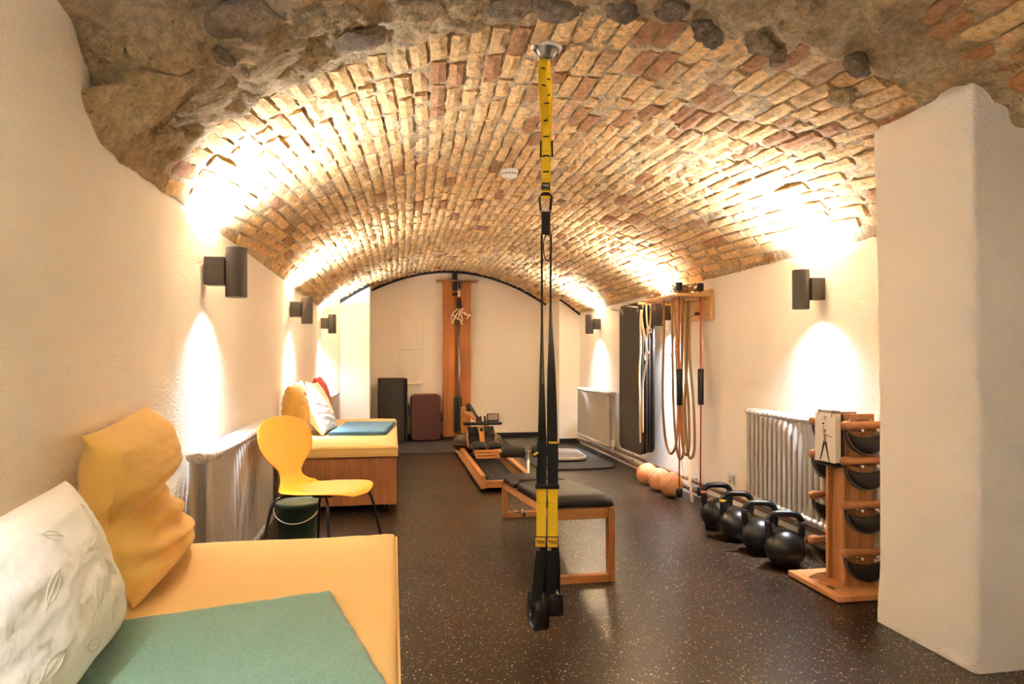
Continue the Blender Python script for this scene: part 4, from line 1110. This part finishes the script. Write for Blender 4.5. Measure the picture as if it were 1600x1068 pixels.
# ------------------------------------------------------------------ cable column on the back wall
def column():
    x0, x1 = 0.668, 1.040; cx = (x0+x1)/2; yb = 9.235; dp = 0.085; H = 2.105
    t = thing('cable_column', 'tall wooden cable pull column standing against the back wall', 'cable machine', (cx, yb-dp/2, 0))
    w = (x1-x0)/2 - 0.028
    for s in (-1, 1): obj('face_board', MB().box((s*(0.028+w/2), 0, 0.03+(H-0.03)/2), (w, dp, H-0.03)), M_cherryZ, t, bevel=0.003)
    obj('slot_back', MB().box((0, 0.02, H/2), (0.058, 0.03, H-0.05)), M_cherryZ, t)
    obj('plinth', MB().box((0, 0.0, 0.015), (x1-x0-0.01, dp-0.01, 0.03)), M_black, t)
    obj('top_board', MB().box((0.0, -0.03, H+0.008), (0.565, 0.15, 0.018)), M_oakX, t, bevel=0.002)
    obj('ceiling_strut', MB().box((-0.025, 0.0, H+0.075), (0.066, 0.06, 0.125)), M_black, t)
    p = obj('pulley_block', MB().box((-0.03, -0.06, H-0.06), (0.06, 0.06, 0.10)).box((0.025, -0.09, H-0.05), (0.055, 0.05, 0.10)), M_black, t, bevel=0.003)
    for s in (-1, 1): obj('cheek', MB().box((0.022+s*0.016, -0.10, H-0.055), (0.006, 0.06, 0.11)), M_steel, p)
    obj('wheel', MB().tube([(0.012, -0.125, H-0.06), (0.032, -0.125, H-0.06)], 0.03, 18), M_black, p)
    obj('stopper', MB().tube([(0.022, -0.12, H-0.205), (0.022, -0.12, H-0.125)], 0.021, 16), M_cream, t)
    obj('knob', MB().tube([(-0.06, -0.045, H-0.17), (-0.02, -0.055, H-0.17)], [0.02, 0.008], 12).tube([(-0.02, -0.055, H-0.17), (0.0, -0.055, H-0.17)], [0.008, 0.022], 12), M_black, t)
    g = obj('rope_grip', MB().tube([(0.008, -0.12, H-0.225), (0.002, -0.12, H-0.36)], [0.012, 0.016], 12).tube([(0.034, -0.12, H-0.225), (0.042, -0.12, H-0.36)], [0.012, 0.016], 12), M_black, t)
    obj('cable', MB().tube([(0.022, -0.12, H-0.06), (0.022, -0.12, H-0.23)], 0.004, 8), M_steel, t)
    rp = MB()
    r2 = random.Random(3)
    for k in range(6):
        pts = [(0.015+r2.uniform(-.03, .03), -0.125+r2.uniform(-.015, .02), H-0.36-0.02*k)]
        for q in range(5): pts.append((pts[-1][0]+r2.uniform(-.05, .05), -0.125+r2.uniform(-.02, .02), pts[-1][2]-r2.uniform(-0.02, .05)))
        rp.tube(catmull(pts, 4), 0.008, 8)
    rp.tube(catmull([(0.0, -0.12, H-0.42), (-0.04, -0.125, H-0.50), (-0.075, -0.125, H-0.545), (-0.05, -0.13, H-0.56)], 5), 0.010, 8).tube(catmull([(0.04, -0.12, H-0.42), (0.06, -0.125, H-0.5), (0.05, -0.125, H-0.56), (0.075, -0.13, H-0.57)], 5), 0.010, 8)
    obj('knotted_rope', rp, M_cream, t)
    obj('guide_rod', MB().tube([(0.026, -0.10, 0.08), (0.026, -0.10, H-0.5)], 0.014, 14), M_steel, t)
    obj('weight_slot', MB().box((0.012, -0.05, 0.33), (0.105, 0.03, 0.46)), M_black, t, bevel=0.003)
    obj('side_catch', MB().box((x1-cx+0.004, 0, H-0.42), (0.012, 0.02, 0.02)), M_black, t)
column()

# cases by the back wall
def case():
    t = thing('flat_case', 'tall scuffed black case leaning on back wall left of the suitcase', 'case', (0.01, 8.97, 0), radians(2))
    obj('shell', MB().box((-0.02, 0, 0.415), (0.345, 0.16, 0.82)), M_case, t, bevel=0.018, seg=3)
    obj('rim', MB().box((-0.02, -0.005, 0.415), (0.352, 0.03, 0.827)), M_black, t, bevel=0.012)
    obj('corner_edge', MB().box((0.168, -0.02, 0.42), (0.02, 0.17, 0.80)), M_black, t, bevel=0.006)
    for z in (0.69, 0.55, 0.2): obj('latch', MB().box((0.181, -0.02, z), (0.008, 0.04, 0.06)), M_steel, t, bevel=0.002)
    obj('handle', MB().tube(catmull([(0.182, -0.02, 0.34), (0.205, -0.02, 0.36), (0.205, -0.02, 0.46), (0.182, -0.02, 0.48)], 5), 0.008, 8), M_black, t)
case()
def suitcase():
    t = thing('suitcase', 'dark maroon suitcase with silver clasps standing beside the wooden column', 'suitcase', (0.425, 8.99, 0), radians(4))
    M = Matrix(((1, 0, 0, 0), (0, 0, 1, 0), (0, 1, 0, 0.315), (0, 0, 0, 1)))
    R = rrect(0.375, 0.60, 0.055, 6)
    obj('front_shell', MB().prism(R, -0.105, -0.005, M, True), M_maroon, t, bevel=0.012, seg=3)
    obj('back_shell', MB().prism(R, 0.005, 0.085, M, True), M_black, t, bevel=0.012, seg=3)
    obj('frame', MB().prism(rrect(0.37, 0.595, 0.053, 6), -0.006, 0.006, M, True), M_steel, t)
    for z in (0.19, 0.31, 0.46): obj('clasp', MB().box((0.190, -0.002, z), (0.008, 0.028, 0.07)), M_chrome, t, bevel=0.002)
    obj('handle', MB().tube(catmull([(0.19, 0, 0.25), (0.212, 0, 0.262), (0.212, 0, 0.348), (0.19, 0, 0.36)], 5), 0.009, 8), M_black, t)
    for sx in (-1, 1): obj('stud', MB().lathe([(0.0, 0.0), (0.014, 0.0), (0.012, 0.018), (0, 0.018)], 12, T(sx*0.13, -0.04, 0)), M_black, t)
suitcase()

# mats lying on the floor, balance board
def floor_mat(label, x0, x1, y0, y1, r, th, m):
    o = obj('floor_mat', MB().prism(rrect(x1-x0, y1-y0, r, 10), 0, th, None, True), m, None, ((x0+x1)/2, (y0+y1)/2, 0.001), bevel=0.004)
    tag(o, label, 'mat'); return o
floor_mat('wide black rubber mat under wooden column and rowing machine tank', -0.35, 1.45, 7.86, 9.20, 0.01, 0.006, M_floormat)
floor_mat('round-cornered dark exercise mat under the balance board', 1.40, 2.22, 6.42, 8.05, 0.22, 0.014, M_floormat)
def board():
    t = thing('balance_board', 'grey oval balance board with white rim lying on dark mat', 'balance board', (1.80, 7.20, 0.017), radians(-4))
    obj('rim', MB().prism(rrect(0.47, 0.72, 0.16, 10), 0.012, 0.042, None, True), M_white, t, bevel=0.008, seg=3)
    obj('deck', MB().prism(rrect(0.43, 0.68, 0.145, 10), 0.030, 0.045, None, True), M_gplate, t, bevel=0.002)
    for sx, sy in ((-1, -1), (1, -1), (-1, 1), (1, 1)): obj('foot', MB().lathe([(0.0, 0), (0.03, 0), (0.034, 0.014), (0, 0.014)], 16, T(sx*0.13, sy*0.24, 0)), M_black, t)
board()

# ------------------------------------------------------------------ hanging gym mats
def gym_mats():
    for k, dx in enumerate((2.128, 2.158, 2.188, 2.216)):
        nm = ('front black gym mat of the stack hung on wall pegs', 'second black gym mat of the hung stack, behind the front one', 'third black gym mat of the hung stack', 'rearmost black gym mat of the hung stack, next to wall')[k]
        off = (0.0, -0.012, -0.004, -0.028)[k]
        w, h, th = 0.60, 1.33, 0.020
        t = thing('gym_mat', nm, 'mat', (dx, 5.90+off, 0.245 + 0.008*k), 0, 'black gym mats on the wall pegs')
        M = Matrix(((0, 0, 1, 0), (1, 0, 0, 0), (0, 1, 0, h/2), (0, 0, 0, 1)))
        mb = MB().prism(rrect(w, h, 0.07, 6), -th/2, th/2, M, True)
        obj('foam', mb, M_matblack, t, bevel=0.006)
        for s in (-1, 1): obj('eyelet', MB().tube([(-th/2-0.002, s*0.20, h-0.07), (th/2+0.002, s*0.20, h-0.07)], 0.020, 16), M_steel, t)
gym_mats()
for lab, y in (('slim metal peg through far eyelets of the hung mats', 6.10), ('slim metal peg through near eyelets of the hung mats', 5.70)):
    t = thing('wall_peg', lab, 'peg', (2.35, y, 1.505))
    obj('rod', MB().tube([(0.0, 0, 0), (-0.34, 0, 0.035)], 0.008, 12), M_steel, t)
    obj('wall_plate', MB().box((-0.004, 0, 0), (0.008, 0.05, 0.09)), M_steel, t, bevel=0.002)
# white tubing loops hanging on the near peg
def cord_loop(name, label, pts, r, m, cat, group=None, closed=False, k=6):
    P = [Vector(p) for p in pts]; b = Vector((sum(p.x for p in P)/len(P), sum(p.y for p in P)/len(P), min(p.z for p in P)))
    o = obj(name, MB().tube(catmull([p-b for p in P], k), r, 8, closed), m, None, b); tag(o, label, cat, group); return o
cord_loop('exercise_tube', 'long white exercise tube bowing out along edge of hung mats', [(2.11, 5.585, 1.50), (2.10, 5.55, 1.40), (2.10, 5.46, 1.20), (2.10, 5.44, 1.08), (2.10, 5.52, 0.92), (2.11, 5.565, 0.80), (2.115, 5.575, 0.45)], 0.010, M_cream, 'exercise tube')
cord_loop('exercise_tube', 'white exercise tube hanging close to edge of front hung mat', [(2.105, 5.592, 1.50), (2.095, 5.575, 1.38), (2.09, 5.56, 1.16), (2.095, 5.60, 0.98), (2.095, 5.592, 0.75), (2.10, 5.592, 0.36)], 0.009, M_cream, 'exercise tube')

# ------------------------------------------------------------------ shelf with ropes and bars
def shelf():
    t = thing('wall_shelf', 'pale pine wall shelf with slotted board holding ropes and bars', 'shelf', (2.35, 4.74, 1.40))
    obj('back_board', MB().box((-0.012, 0.30, 0.09), (0.020, 0.60, 0.225)), M_pine, t, bevel=0.002)
    obj('shelf_board', MB().box((-0.155, 0.33, 0.160), (0.27, 0.66, 0.024)), M_pine, t, bevel=0.010, seg=3)
    for y in (0.60, 0.78): obj('arm', MB().box((-0.16, y, 0.150), (0.28, 0.028, 0.022)), M_pine, t, bevel=0.006)
    obj('back_board', MB().box((-0.012, 0.74, 0.13), (0.020, 0.24, 0.12)), M_pine, t, bevel=0.002)
    for y in (0.05, 0.30, 0.55): obj('screw', MB().tube([(-0.021, y, 0.02), (-0.026, y, 0.02)], 0.010, 10), M_steel, t)
    obj('hook', MB().box((-0.03, 0.20, 0.03), (0.035, 0.04, 0.022)), M_black, t)
    for y in (0.08, 0.45): obj('bracket', MB().box((-0.10, y, 0.135), (0.16, 0.02, 0.026)), M_pine, t)
shelf()
def swing_bar(label, x, y):
    t = thing('swing_bar', label, 'swing bar', (x, y, 0.06), 0, 'red swing bars')
    obj('rod', MB().tube([(0, 0, 0.0), (0.004, 0, 0.7), (0, 0, 1.54)], 0.0055, 10), M_red, t)
    obj('grip', MB().tube([(0.003, 0, 0.68), (0.003, 0, 0.685), (0.003, 0, 0.945), (0.003, 0, 0.95)], [0.018, 0.022, 0.022, 0.018], 18), M_black, t)
    for z in (0.0, 1.53):
        obj('end_weight', MB().tube([(0, 0, z), (0, 0, z+0.004), (0, 0, z+0.056), (0, 0, z+0.06)], [0.02, 0.024, 0.024, 0.02], 16), M_black, t)
swing_bar('red swing bar with black foam grip hanging beside the hemp rope loops', 2.095, 4.775)
swing_bar('red swing bar with black foam grip hanging nearest to white pillar', 2.275, 4.80)
def rope_coil(label, x, y, pts, r, n):
    t = thing('hemp_rope', label, 'rope', (x, y, 0.3), 0, 'hemp ropes on the shelf')
    for k, P in enumerate(pts):
        obj('strand', MB().tube(catmull(P, 7), r, 8), M_rope, t)
    return t
rope_coil('thick hemp rope doubled in loops below front corner of shelf', 2.12, 4.98,
  [[(0.0, 0.14, 1.27), (0.0, 0.15, 0.9), (-0.005, 0.16, 0.5), (0.0, 0.13, 0.20), (0.0, 0.06, 0.075), (0.0, -0.02, 0.06), (0.0, -0.10, 0.16), (0.0, -0.13, 0.42), (0.0, -0.10, 0.8), (0.0, -0.06, 1.27)],
   [(0.02, 0.03, 1.27), (0.02, 0.02, 0.8), (0.02, 0.0, 0.4), (0.02, -0.06, 0.10), (0.02, -0.13, 0.03), (0.02, -0.19, 0.13), (0.02, -0.17, 0.45), (0.02, -0.09, 0.85), (0.02, -0.10, 1.27)]], 0.0105, 0)
rope_coil('thick hemp rope doubled in loops between the two red swing bars', 2.20, 4.93,
  [[(0.0, 0.02, 1.27), (0.0, 0.03, 0.8), (0.0, 0.05, 0.40), (0.0, 0.02, 0.12), (0.0, -0.05, 0.055), (0.0, -0.10, 0.15), (0.0, -0.085, 0.45), (0.0, -0.03, 0.8), (0.0, -0.055, 1.27)],
   [(0.02, -0.03, 1.27), (0.02, -0.02, 0.8), (0.02, 0.02, 0.45), (0.02, -0.02, 0.10), (0.02, -0.09, 0.035), (0.02, -0.15, 0.14), (0.02, -0.13, 0.45), (0.02, -0.06, 0.85), (0.02, -0.08, 1.27)]], 0.0105, 0)
def tangle():
    r2 = random.Random(9); mb = MB()
    for k in range(26):
        p = Vector((r2.uniform(-.06, .06), r2.uniform(-.03, .03), r2.uniform(0.010, .035))); P = [p]
        for q in range(4):
            p = p + Vector((r2.uniform(-.04, .04), r2.uniform(-.035, .035), r2.uniform(-.012, .03))); p.z = max(0.009, min(0.085, p.z)); P.append(p)
        mb.tube(catmull(P, 3), 0.006, 6)
    o = obj('rope_tangle', mb, M_rope, None, (2.18, 4.915, 1.5725)); tag(o, 'frayed brown rope knots lying on shelf between black bar ends', 'rope')
    mb2 = MB()
    for k in range(14):
        p = Vector((r2.uniform(-.03, .03), r2.uniform(-.03, .03), r2.uniform(0.008, .02))); P = [p]
        for q in range(4):
            p = p + Vector((r2.uniform(-.03, .03), r2.uniform(-.03, .03), r2.uniform(-.01, .02))); p.z = max(0.007, p.z); P.append(p)
        mb2.tube(catmull(P, 3), 0.005, 6)
    o = obj('rope_tangle', mb2, M_rope, None, (2.12, 5.28, 1.5725)); tag(o, 'small clump of frayed cord on far end of the shelf', 'rope')
tangle()
def white_cords():
    t = thing('knotted_cord', 'knotted white cords hanging in front of the lamp beside the shelf', 'cord', (2.10, 5.45, 0.9))
    obj('loop', MB().tube(catmull([(0.02, 0.06, 0.68), (0.02, 0.055, 0.58), (0.02, 0.03, 0.47), (0.02, 0.0, 0.44), (0.02, -0.03, 0.47), (0.02, -0.05, 0.58), (0.02, -0.045, 0.68)], 6), 0.008, 8), M_cream, t)
    r2 = random.Random(4); kb = MB()
    for k in range(5):
        a0 = r2.uniform(0, 6); kb.tube([(0.02+0.02*cos(a), 0.032*sin(a+a0)-0.01, 0.42+0.022*sin(a*1.0+k)) for a in [2*pi*q/14 for q in range(14)]], 0.007, 7, closed=True)
    obj('knot', kb, M_cream, t)
    obj('drop', MB().tube(catmull([(0.02, 0.01, 0.43), (0.02, 0.045, 0.34), (0.02, 0.06, 0.26), (0.02, 0.07, 0.21)], 5), 0.007, 8).tube([(0.02, 0.065+0.022*cos(a), 0.20+0.03*sin(a)) for a in [2*pi*q/14 for q in range(14)]], 0.007, 7, closed=True), M_cream, t)
    obj('loose_end', MB().tube(catmull([(0.02, -0.03, 0.40), (0.02, -0.08, 0.25), (0.02, -0.10, 0.10), (0.02, -0.10, -0.0)], 5), 0.0045, 8).tube(catmull([(0.02, 0.04, 0.27), (0.02, 0.01, 0.24), (0.02, -0.03, 0.22)], 4), 0.0045, 8), M_gweb, t)
    t2 = thing('thin_cord', 'thin loose cord trailing down the wall beside the hemp ropes', 'cord', (2.22, 5.05, 0.3))
    obj('strand', MB().tube(catmull([(0.0, 0.06, 1.27), (0.0, 0.1, 1.0), (0.0, 0.2, 0.72), (0.0, 0.17, 0.6), (0.0, 0.06, 0.58), (0.0, 0.05, 0.4), (0.02, 0.06, 0.2), (0.0, 0.0, 0.12), (0.0, -0.03, 0.0), (0.02, -0.06, -0.15)], 6), 0.004, 8), M_cream, t2)
white_cords()
def wooden_bar(label, a, b, r, m):
    a, b = Vector(a), Vector(b); base = Vector((b.x, b.y, 0))
    o = obj('stick', MB().tube([a-base, (a+b)/2-base, b-base], r, 10), m, None, base); tag(o, label, 'stick'); return o
wooden_bar('flat white stick leaning on the wall right of the tan balls, front one', (2.26, 4.98, 0.30), (2.20, 4.78, 0.012), 0.011, M_cream)
wooden_bar('second white stick leaning beside the first, closer to the pipes', (2.275, 5.02, 0.26), (2.24, 4.86, 0.012), 0.009, M_white)

# tan medicine balls
for lab, x, y, r, a in (('tan medicine ball farthest from the kettlebells, with stitched round patch', 2.165, 5.60, 0.092, 0.3), ('middle tan medicine ball of the three by the wall', 2.165, 5.33, 0.092, 1.2), ('tan medicine ball nearest the kettlebells behind the red bar end', 2.165, 5.08, 0.094, 2.0)):
    t = thing('medicine_ball', lab, 'ball', (x, y, 0), a, 'tan medicine balls')
    prof = [(r*sin(pi*k/20), r-r*cos(pi*k/20)) for k in range(21)]
    obj('leather', MB().lathe(prof, 32, cap=False), M_ball, t)
    for q in range(3):
        R = RZ(q*1.05) @ RX(1.3)
        obj('seam', MB().tube([tuple(Vector((0, 0, r)) + (R @ Vector((r*1.0*cos(a_), r*1.0*sin(a_), 0)))) for a_ in [2*pi*k/40 for k in range(40)]], 0.0022, 5, closed=True), M_oakX, t)
    obj('patch', MB().lathe([(0.0, r*2.004), (0.028, r*1.965)], 20, cap=False), M_cream, t)

# kettlebells
def kettlebell(label, x, y, rz, band):
    t = thing('kettlebell', label, 'kettlebell', (x, y, 0), rz, 'black kettlebells by the radiator')
    R = 0.102; zc = 0.098
    prof = [(0.0, 0.0), (0.066, 0.0), (0.072, 0.004)] + [(R*sin(a), zc-R*cos(a)) for a in [lerp(0.83, pi-0.02, k/22) for k in range(23)]]
    obj('body', MB().lathe(prof, 40, cap=False), M_blackgloss, t)
    w = 0.083
    P = [(-0.078, 0, 0.150), (-w, 0, 0.19), (-w, 0, 0.235), (-w+0.012, 0, 0.262), (-w+0.034, 0, 0.276), (0, 0, 0.279), (w-0.034, 0, 0.276), (w-0.012, 0, 0.262), (w, 0, 0.235), (w, 0, 0.19), (0.078, 0, 0.150)]
    obj('handle', MB().tube(catmull(P, 4), 0.0172, 14), M_blackgloss, t)
    for s in (-1, 1):
        obj('horn', MB().bar((s*0.076, 0, 0.135), (s*w, 0, 0.225), 0.038, 0.030, (1, 0, 0)), M_blackgloss, t, bevel=0.006)
        if band is not None: obj('colour_band', MB().tube([(s*w, 0, 0.226), (s*w, 0, 0.242)], 0.0192, 16), band, t)
M_b1 = mat('band_coral', (222, 120, 96), 0.5); M_b2 = mat('band_yellow', (226, 180, 40), 0.5); M_b3 = mat('band_navy', (40, 44, 60), 0.5); M_b4 = mat('band_plum', (84, 58, 84), 0.5)
kettlebell('black kettlebell with coral bands, farthest of the four', 2.05, 4.085, radians(-14), M_b1)
kettlebell('black kettlebell with yellow bands, second from the far end', 2.04, 3.81, radians(-16), M_b2)
kettlebell('black kettlebell with dark blue bands between yellow-banded and plum-banded ones', 2.035, 3.54, radians(-18), M_b3)
kettlebell('black kettlebell with plum bands, nearest to the weight tower', 2.025, 3.275, radians(-20), M_b4)

# wall socket
t = thing('power_socket', 'small white power socket on right wall above the kettlebells', 'socket', (2.338, 4.44, 0.245))
obj('plate', MB().box((-0.005, 0, 0), (0.012, 0.08, 0.08)), M_white, t, bevel=0.004)
obj('socket_well', MB().tube([(-0.011, 0, 0), (-0.0125, 0, 0)], 0.021, 20), M_gplate, t)
obj('plug', MB().tube([(-0.012, -0.008, 0.002), (-0.035, -0.008, 0.0)], [0.012, 0.010], 12), M_white, t)

# ------------------------------------------------------------------ weight tower
TWX, TWY = 2.152, 2.935
def tower():
    t = thing('weight_tower', 'larch wood tower on square base holding the hanging swing weights', 'weight rack', (TWX, TWY, 0))
    obj('base', MB().box((0, 0, 0.019), (0.40, 0.395, 0.026)), M_larchY, t, bevel=0.004)
    for s in (-1, 1):
        obj('upright', MB().box((0, s*0.062, 0.032+0.40), (0.155, 0.018, 0.80)), M_larchZ, t, bevel=0.002)
        obj('inner_panel', MB().box((s*0.045, 0, 0.032+0.39), (0.016, 0.104, 0.78)), M_larchZ, t)
        for x in (-0.055, 0.055): obj('screw_cap', MB().tube([(x, s*0.072, 0.80), (x, s*0.0755, 0.80)], 0.010, 12), M_chrome, t)
        obj('dowel', MB().tube([(0.0, s*0.071, 0.80), (0.0, s*0.085, 0.80)], 0.016, 14), M_walnut, t)
        for z in (0.772, 0.607, 0.405, 0.186):
            for x in (-0.04, 0.04): obj('peg', MB().tube([(x, s*0.07, z-0.013), (x, s*0.145, z-0.008)], 0.007, 8), M_chrome, t)
    for sx in (-1, 1):
        for sy in (-1, 1): obj('glide', MB().lathe([(0.0, 0.0), (0.015, 0.0), (0.015, 0.007), (0, 0.007)], 10, T(sx*0.17, sy*0.17, 0)), M_black, t)
    # burnt-in oval maker's mark on the base
    mk = obj('burnt_mark', MB().tube([(0.0+0.012*cos(a), 0.030*sin(a), 0) for a in [2*pi*k/28 for k in range(28)]], 0.0013, 5, closed=True), M_print, t, (-0.150, -0.075, 0.0325))
    obj('mark_squiggle', MB().tube(catmull([(0.006, 0.020, 0), (-0.005, 0.014, 0), (0.005, 0.007, 0), (-0.005, 0.0, 0), (0.006, -0.007, 0), (0.003, -0.016, 0), (-0.005, -0.013, 0), (0.0, -0.006, 0)], 5), 0.0013, 5), M_print, mk)
tower()
def swing_weight():
    t = thing('swing_weight', '', 'hand weight', (0, 0, 0), 0, 'swing weights on the tower')
    prof = [(0.0, -0.130), (0.012, -0.1295), (0.019, -0.125), (0.0215, -0.115), (0.0215, -0.095), (0.0175, -0.082), (0.0165, -0.05), (0.0172, 0.0), (0.0165, 0.05), (0.0175, 0.082), (0.0215, 0.095), (0.0215, 0.115), (0.019, 0.125), (0.012, 0.1295), (0.0, 0.130)]
    obj('handle', MB().lathe(prof, 20, RY(pi/2), cap=False), M_walnut, t)
    # leather bag slung like a crescent from the two ends
    N = 26; vs = []; n = 16
    rows = []
    for i in range(N+1):
        f = i/N; a = pi*f
        x = -0.112*cos(a); zo = -0.010 - 0.128*sin(a)**0.9; zi = -0.010 - 0.046*sin(a)**1.3*1.0
        zi = min(-0.008, zi)
        hz = (zi-zo)/2; cz = (zi+zo)/2; hy = 0.006 + 0.030*sin(a)**0.8
        tx = -0.012*cos(a)*0
        row = []
        for k in range(n):
            b = 2*pi*k/n
            wrk = 1 + 0.05*noise.noise(Vector((x*40, cos(b)*2, sin(b)*2)))
            row.append((x + 0.018*cos(a)*cos(b)*-1*0.3, hy*sin(b)*wrk, cz + hz*cos(b)*wrk))
        rows += row
    fs = [(i*n+k, i*n+(k+1) % n, (i+1)*n+(k+1) % n, (i+1)*n+k) for i in range(N) for k in range(n)] + [tuple(range(n)), tuple(N*n+k for k in range(n))]
    obj('bag', MB().add(rows, fs, True), M_leather, t)
    for s in (-1, 1):
        obj('piping', MB().tube([(-0.114*cos(a), s*(0.006+0.018*sin(a)), -0.014-0.112*sin(a)**0.9 if False else -0.012-0.120*sin(a)**0.9) for a in [lerp(0.1, pi-0.1, k/24) for k in range(25)]], 0.0017, 6), M_gplate, t)
    return t
proto = swing_weight(); first = True
nm = ('topmost', 'second', 'third', 'lowest')
for s, sd in ((-1, 'down on near side of the tower'), (1, 'down on far side of the tower')):
    for k, z in enumerate((0.785, 0.622, 0.420, 0.200)):
        o = proto if first else copy_tree(proto); first = False
        o.location = (TWX+0.0, TWY + s*0.122, z); o.rotation_euler = (0, 0, (0.0 if s < 0 else pi) + (0.03, -0.02, 0.015, -0.03)[k])
        o['label'] = 'black crescent hand weight, %s %s' % (nm[k], sd)
# flip book hung on the tower
def flipbook():
    t = thing('flip_book', 'white exercise flip book with printed figure hung on wooden tower', 'book', (TWX-0.115, TWY, 0.60), 0)
    M = Matrix(((0, 0, -1, 0), (-1, 0, 0, 0), (0, 1, 0, 0), (0, 0, 0, 1)))       # local x -> -y, local y -> z, local z -> -x
    w, h = 0.155, 0.232
    obj('back_cover', MB().box((0.018, 0, h/2-0.006), (0.006, w+0.008, h+0.012)), M_black, t, bevel=0.001)
    obj('page_block', MB().box((0.0, 0, h/2+0.004), (0.026, w, h-0.006)), M_paper, t, bevel=0.0008)
    obj('cover_page', MB().box((-0.0145, 0, h/2+0.003), (0.0015, w, h-0.002)), M_paper, t)
    obj('ledge', MB().box((0.004, 0, -0.010), (0.045, w+0.006, 0.010)), M_black, t, bevel=0.001)
    obj('spine', MB().tube([(0.006, -w/2+0.004, h+0.006), (0.006, w/2-0.004, h+0.006)], 0.011, 14), M_gplate, t)
    for y in (-w*0.32, w*0.32): obj('ring', MB().tube([(0.006+0.022*cos(a), y, h-0.006+0.020*sin(a)) for a in [lerp(-0.3, pi+0.6, k/16) for k in range(17)]], 0.0018, 6), M_black, t)
    def flat(polys, m, name, z=0.0158):
        mb = MB()
        for p in polys: mb.prism(p, z, z+0.0006, M)
        return obj(name, mb, m, t)
    def limb(a, b, wa, wb):
        dx, dy = b[0]-a[0], b[1]-a[1]; L = math.hypot(dx, dy); nx, ny_ = -dy/L, dx/L
        return [(a[0]+nx*wa, a[1]+ny_*wa), (b[0]+nx*wb, b[1]+ny_*wb), (b[0]-nx*wb, b[1]-ny_*wb), (a[0]-nx*wa, a[1]-ny_*wa)]
    hip = (0.002, 0.096)
    flat([limb((-0.004, 0.098), (-0.019, 0.052), 0.0075, 0.005), limb((-0.019, 0.052), (-0.032, 0.014), 0.005, 0.0035), limb((0.006, 0.098), (0.019, 0.052), 0.0075, 0.005), limb((0.019, 0.052), (0.032, 0.010), 0.005, 0.0035), limb((-0.031, 0.016), (-0.038, 0.010), 0.003, 0.003), limb((0.031, 0.012), (0.037, 0.006), 0.003, 0.003)], M_print, 'printed_leggings')
    flat([[(-0.009, 0.094), (0.011, 0.094), (0.010, 0.112), (0.012, 0.130), (0.006, 0.136), (-0.006, 0.136), (-0.010, 0.130), (-0.007, 0.112)]], M_gplate, 'printed_top')
    flat([limb((-0.007, 0.132), (-0.014, 0.155), 0.003, 0.0025), limb((-0.014, 0.155), (-0.012, 0.178), 0.0025, 0.002), limb((0.008, 0.131), (0.035, 0.126), 0.003, 0.0025), limb((0.035, 0.126), (0.056, 0.124), 0.0025, 0.0018), [(0.0+0.0065*cos(a), 0.146+0.0085*sin(a)) for a in [2*pi*k/12 for k in range(12)]]], M_skin, 'printed_skin')
    flat([[(0.001+0.0072*cos(a), 0.149+0.007*sin(a)) for a in [pi*k/8 for k in range(9)]], limb((-0.018, 0.182), (-0.004, 0.184), 0.004, 0.003)], M_print, 'printed_hair')
    obj('printed_emblem', MB().tube([tuple(M @ Vector((0.0+0.009*cos(a), 0.212+0.006*sin(a), 0.0158))) for a in [2*pi*k/20 for k in range(20)]], 0.0007, 4, closed=True).tube([tuple(M @ Vector(p)) for p in ((-0.004, 0.210, 0.0158), (0.0, 0.215, 0.0158), (0.004, 0.210, 0.0158))], 0.0007, 4), M_print, t)
    flat([limb((-0.022, 0.199), (0.022, 0.199), 0.0006, 0.0006), limb((-0.008, 0.205), (0.008, 0.205), 0.0008, 0.0008)], M_gplate, 'printed_rule')
flipbook()
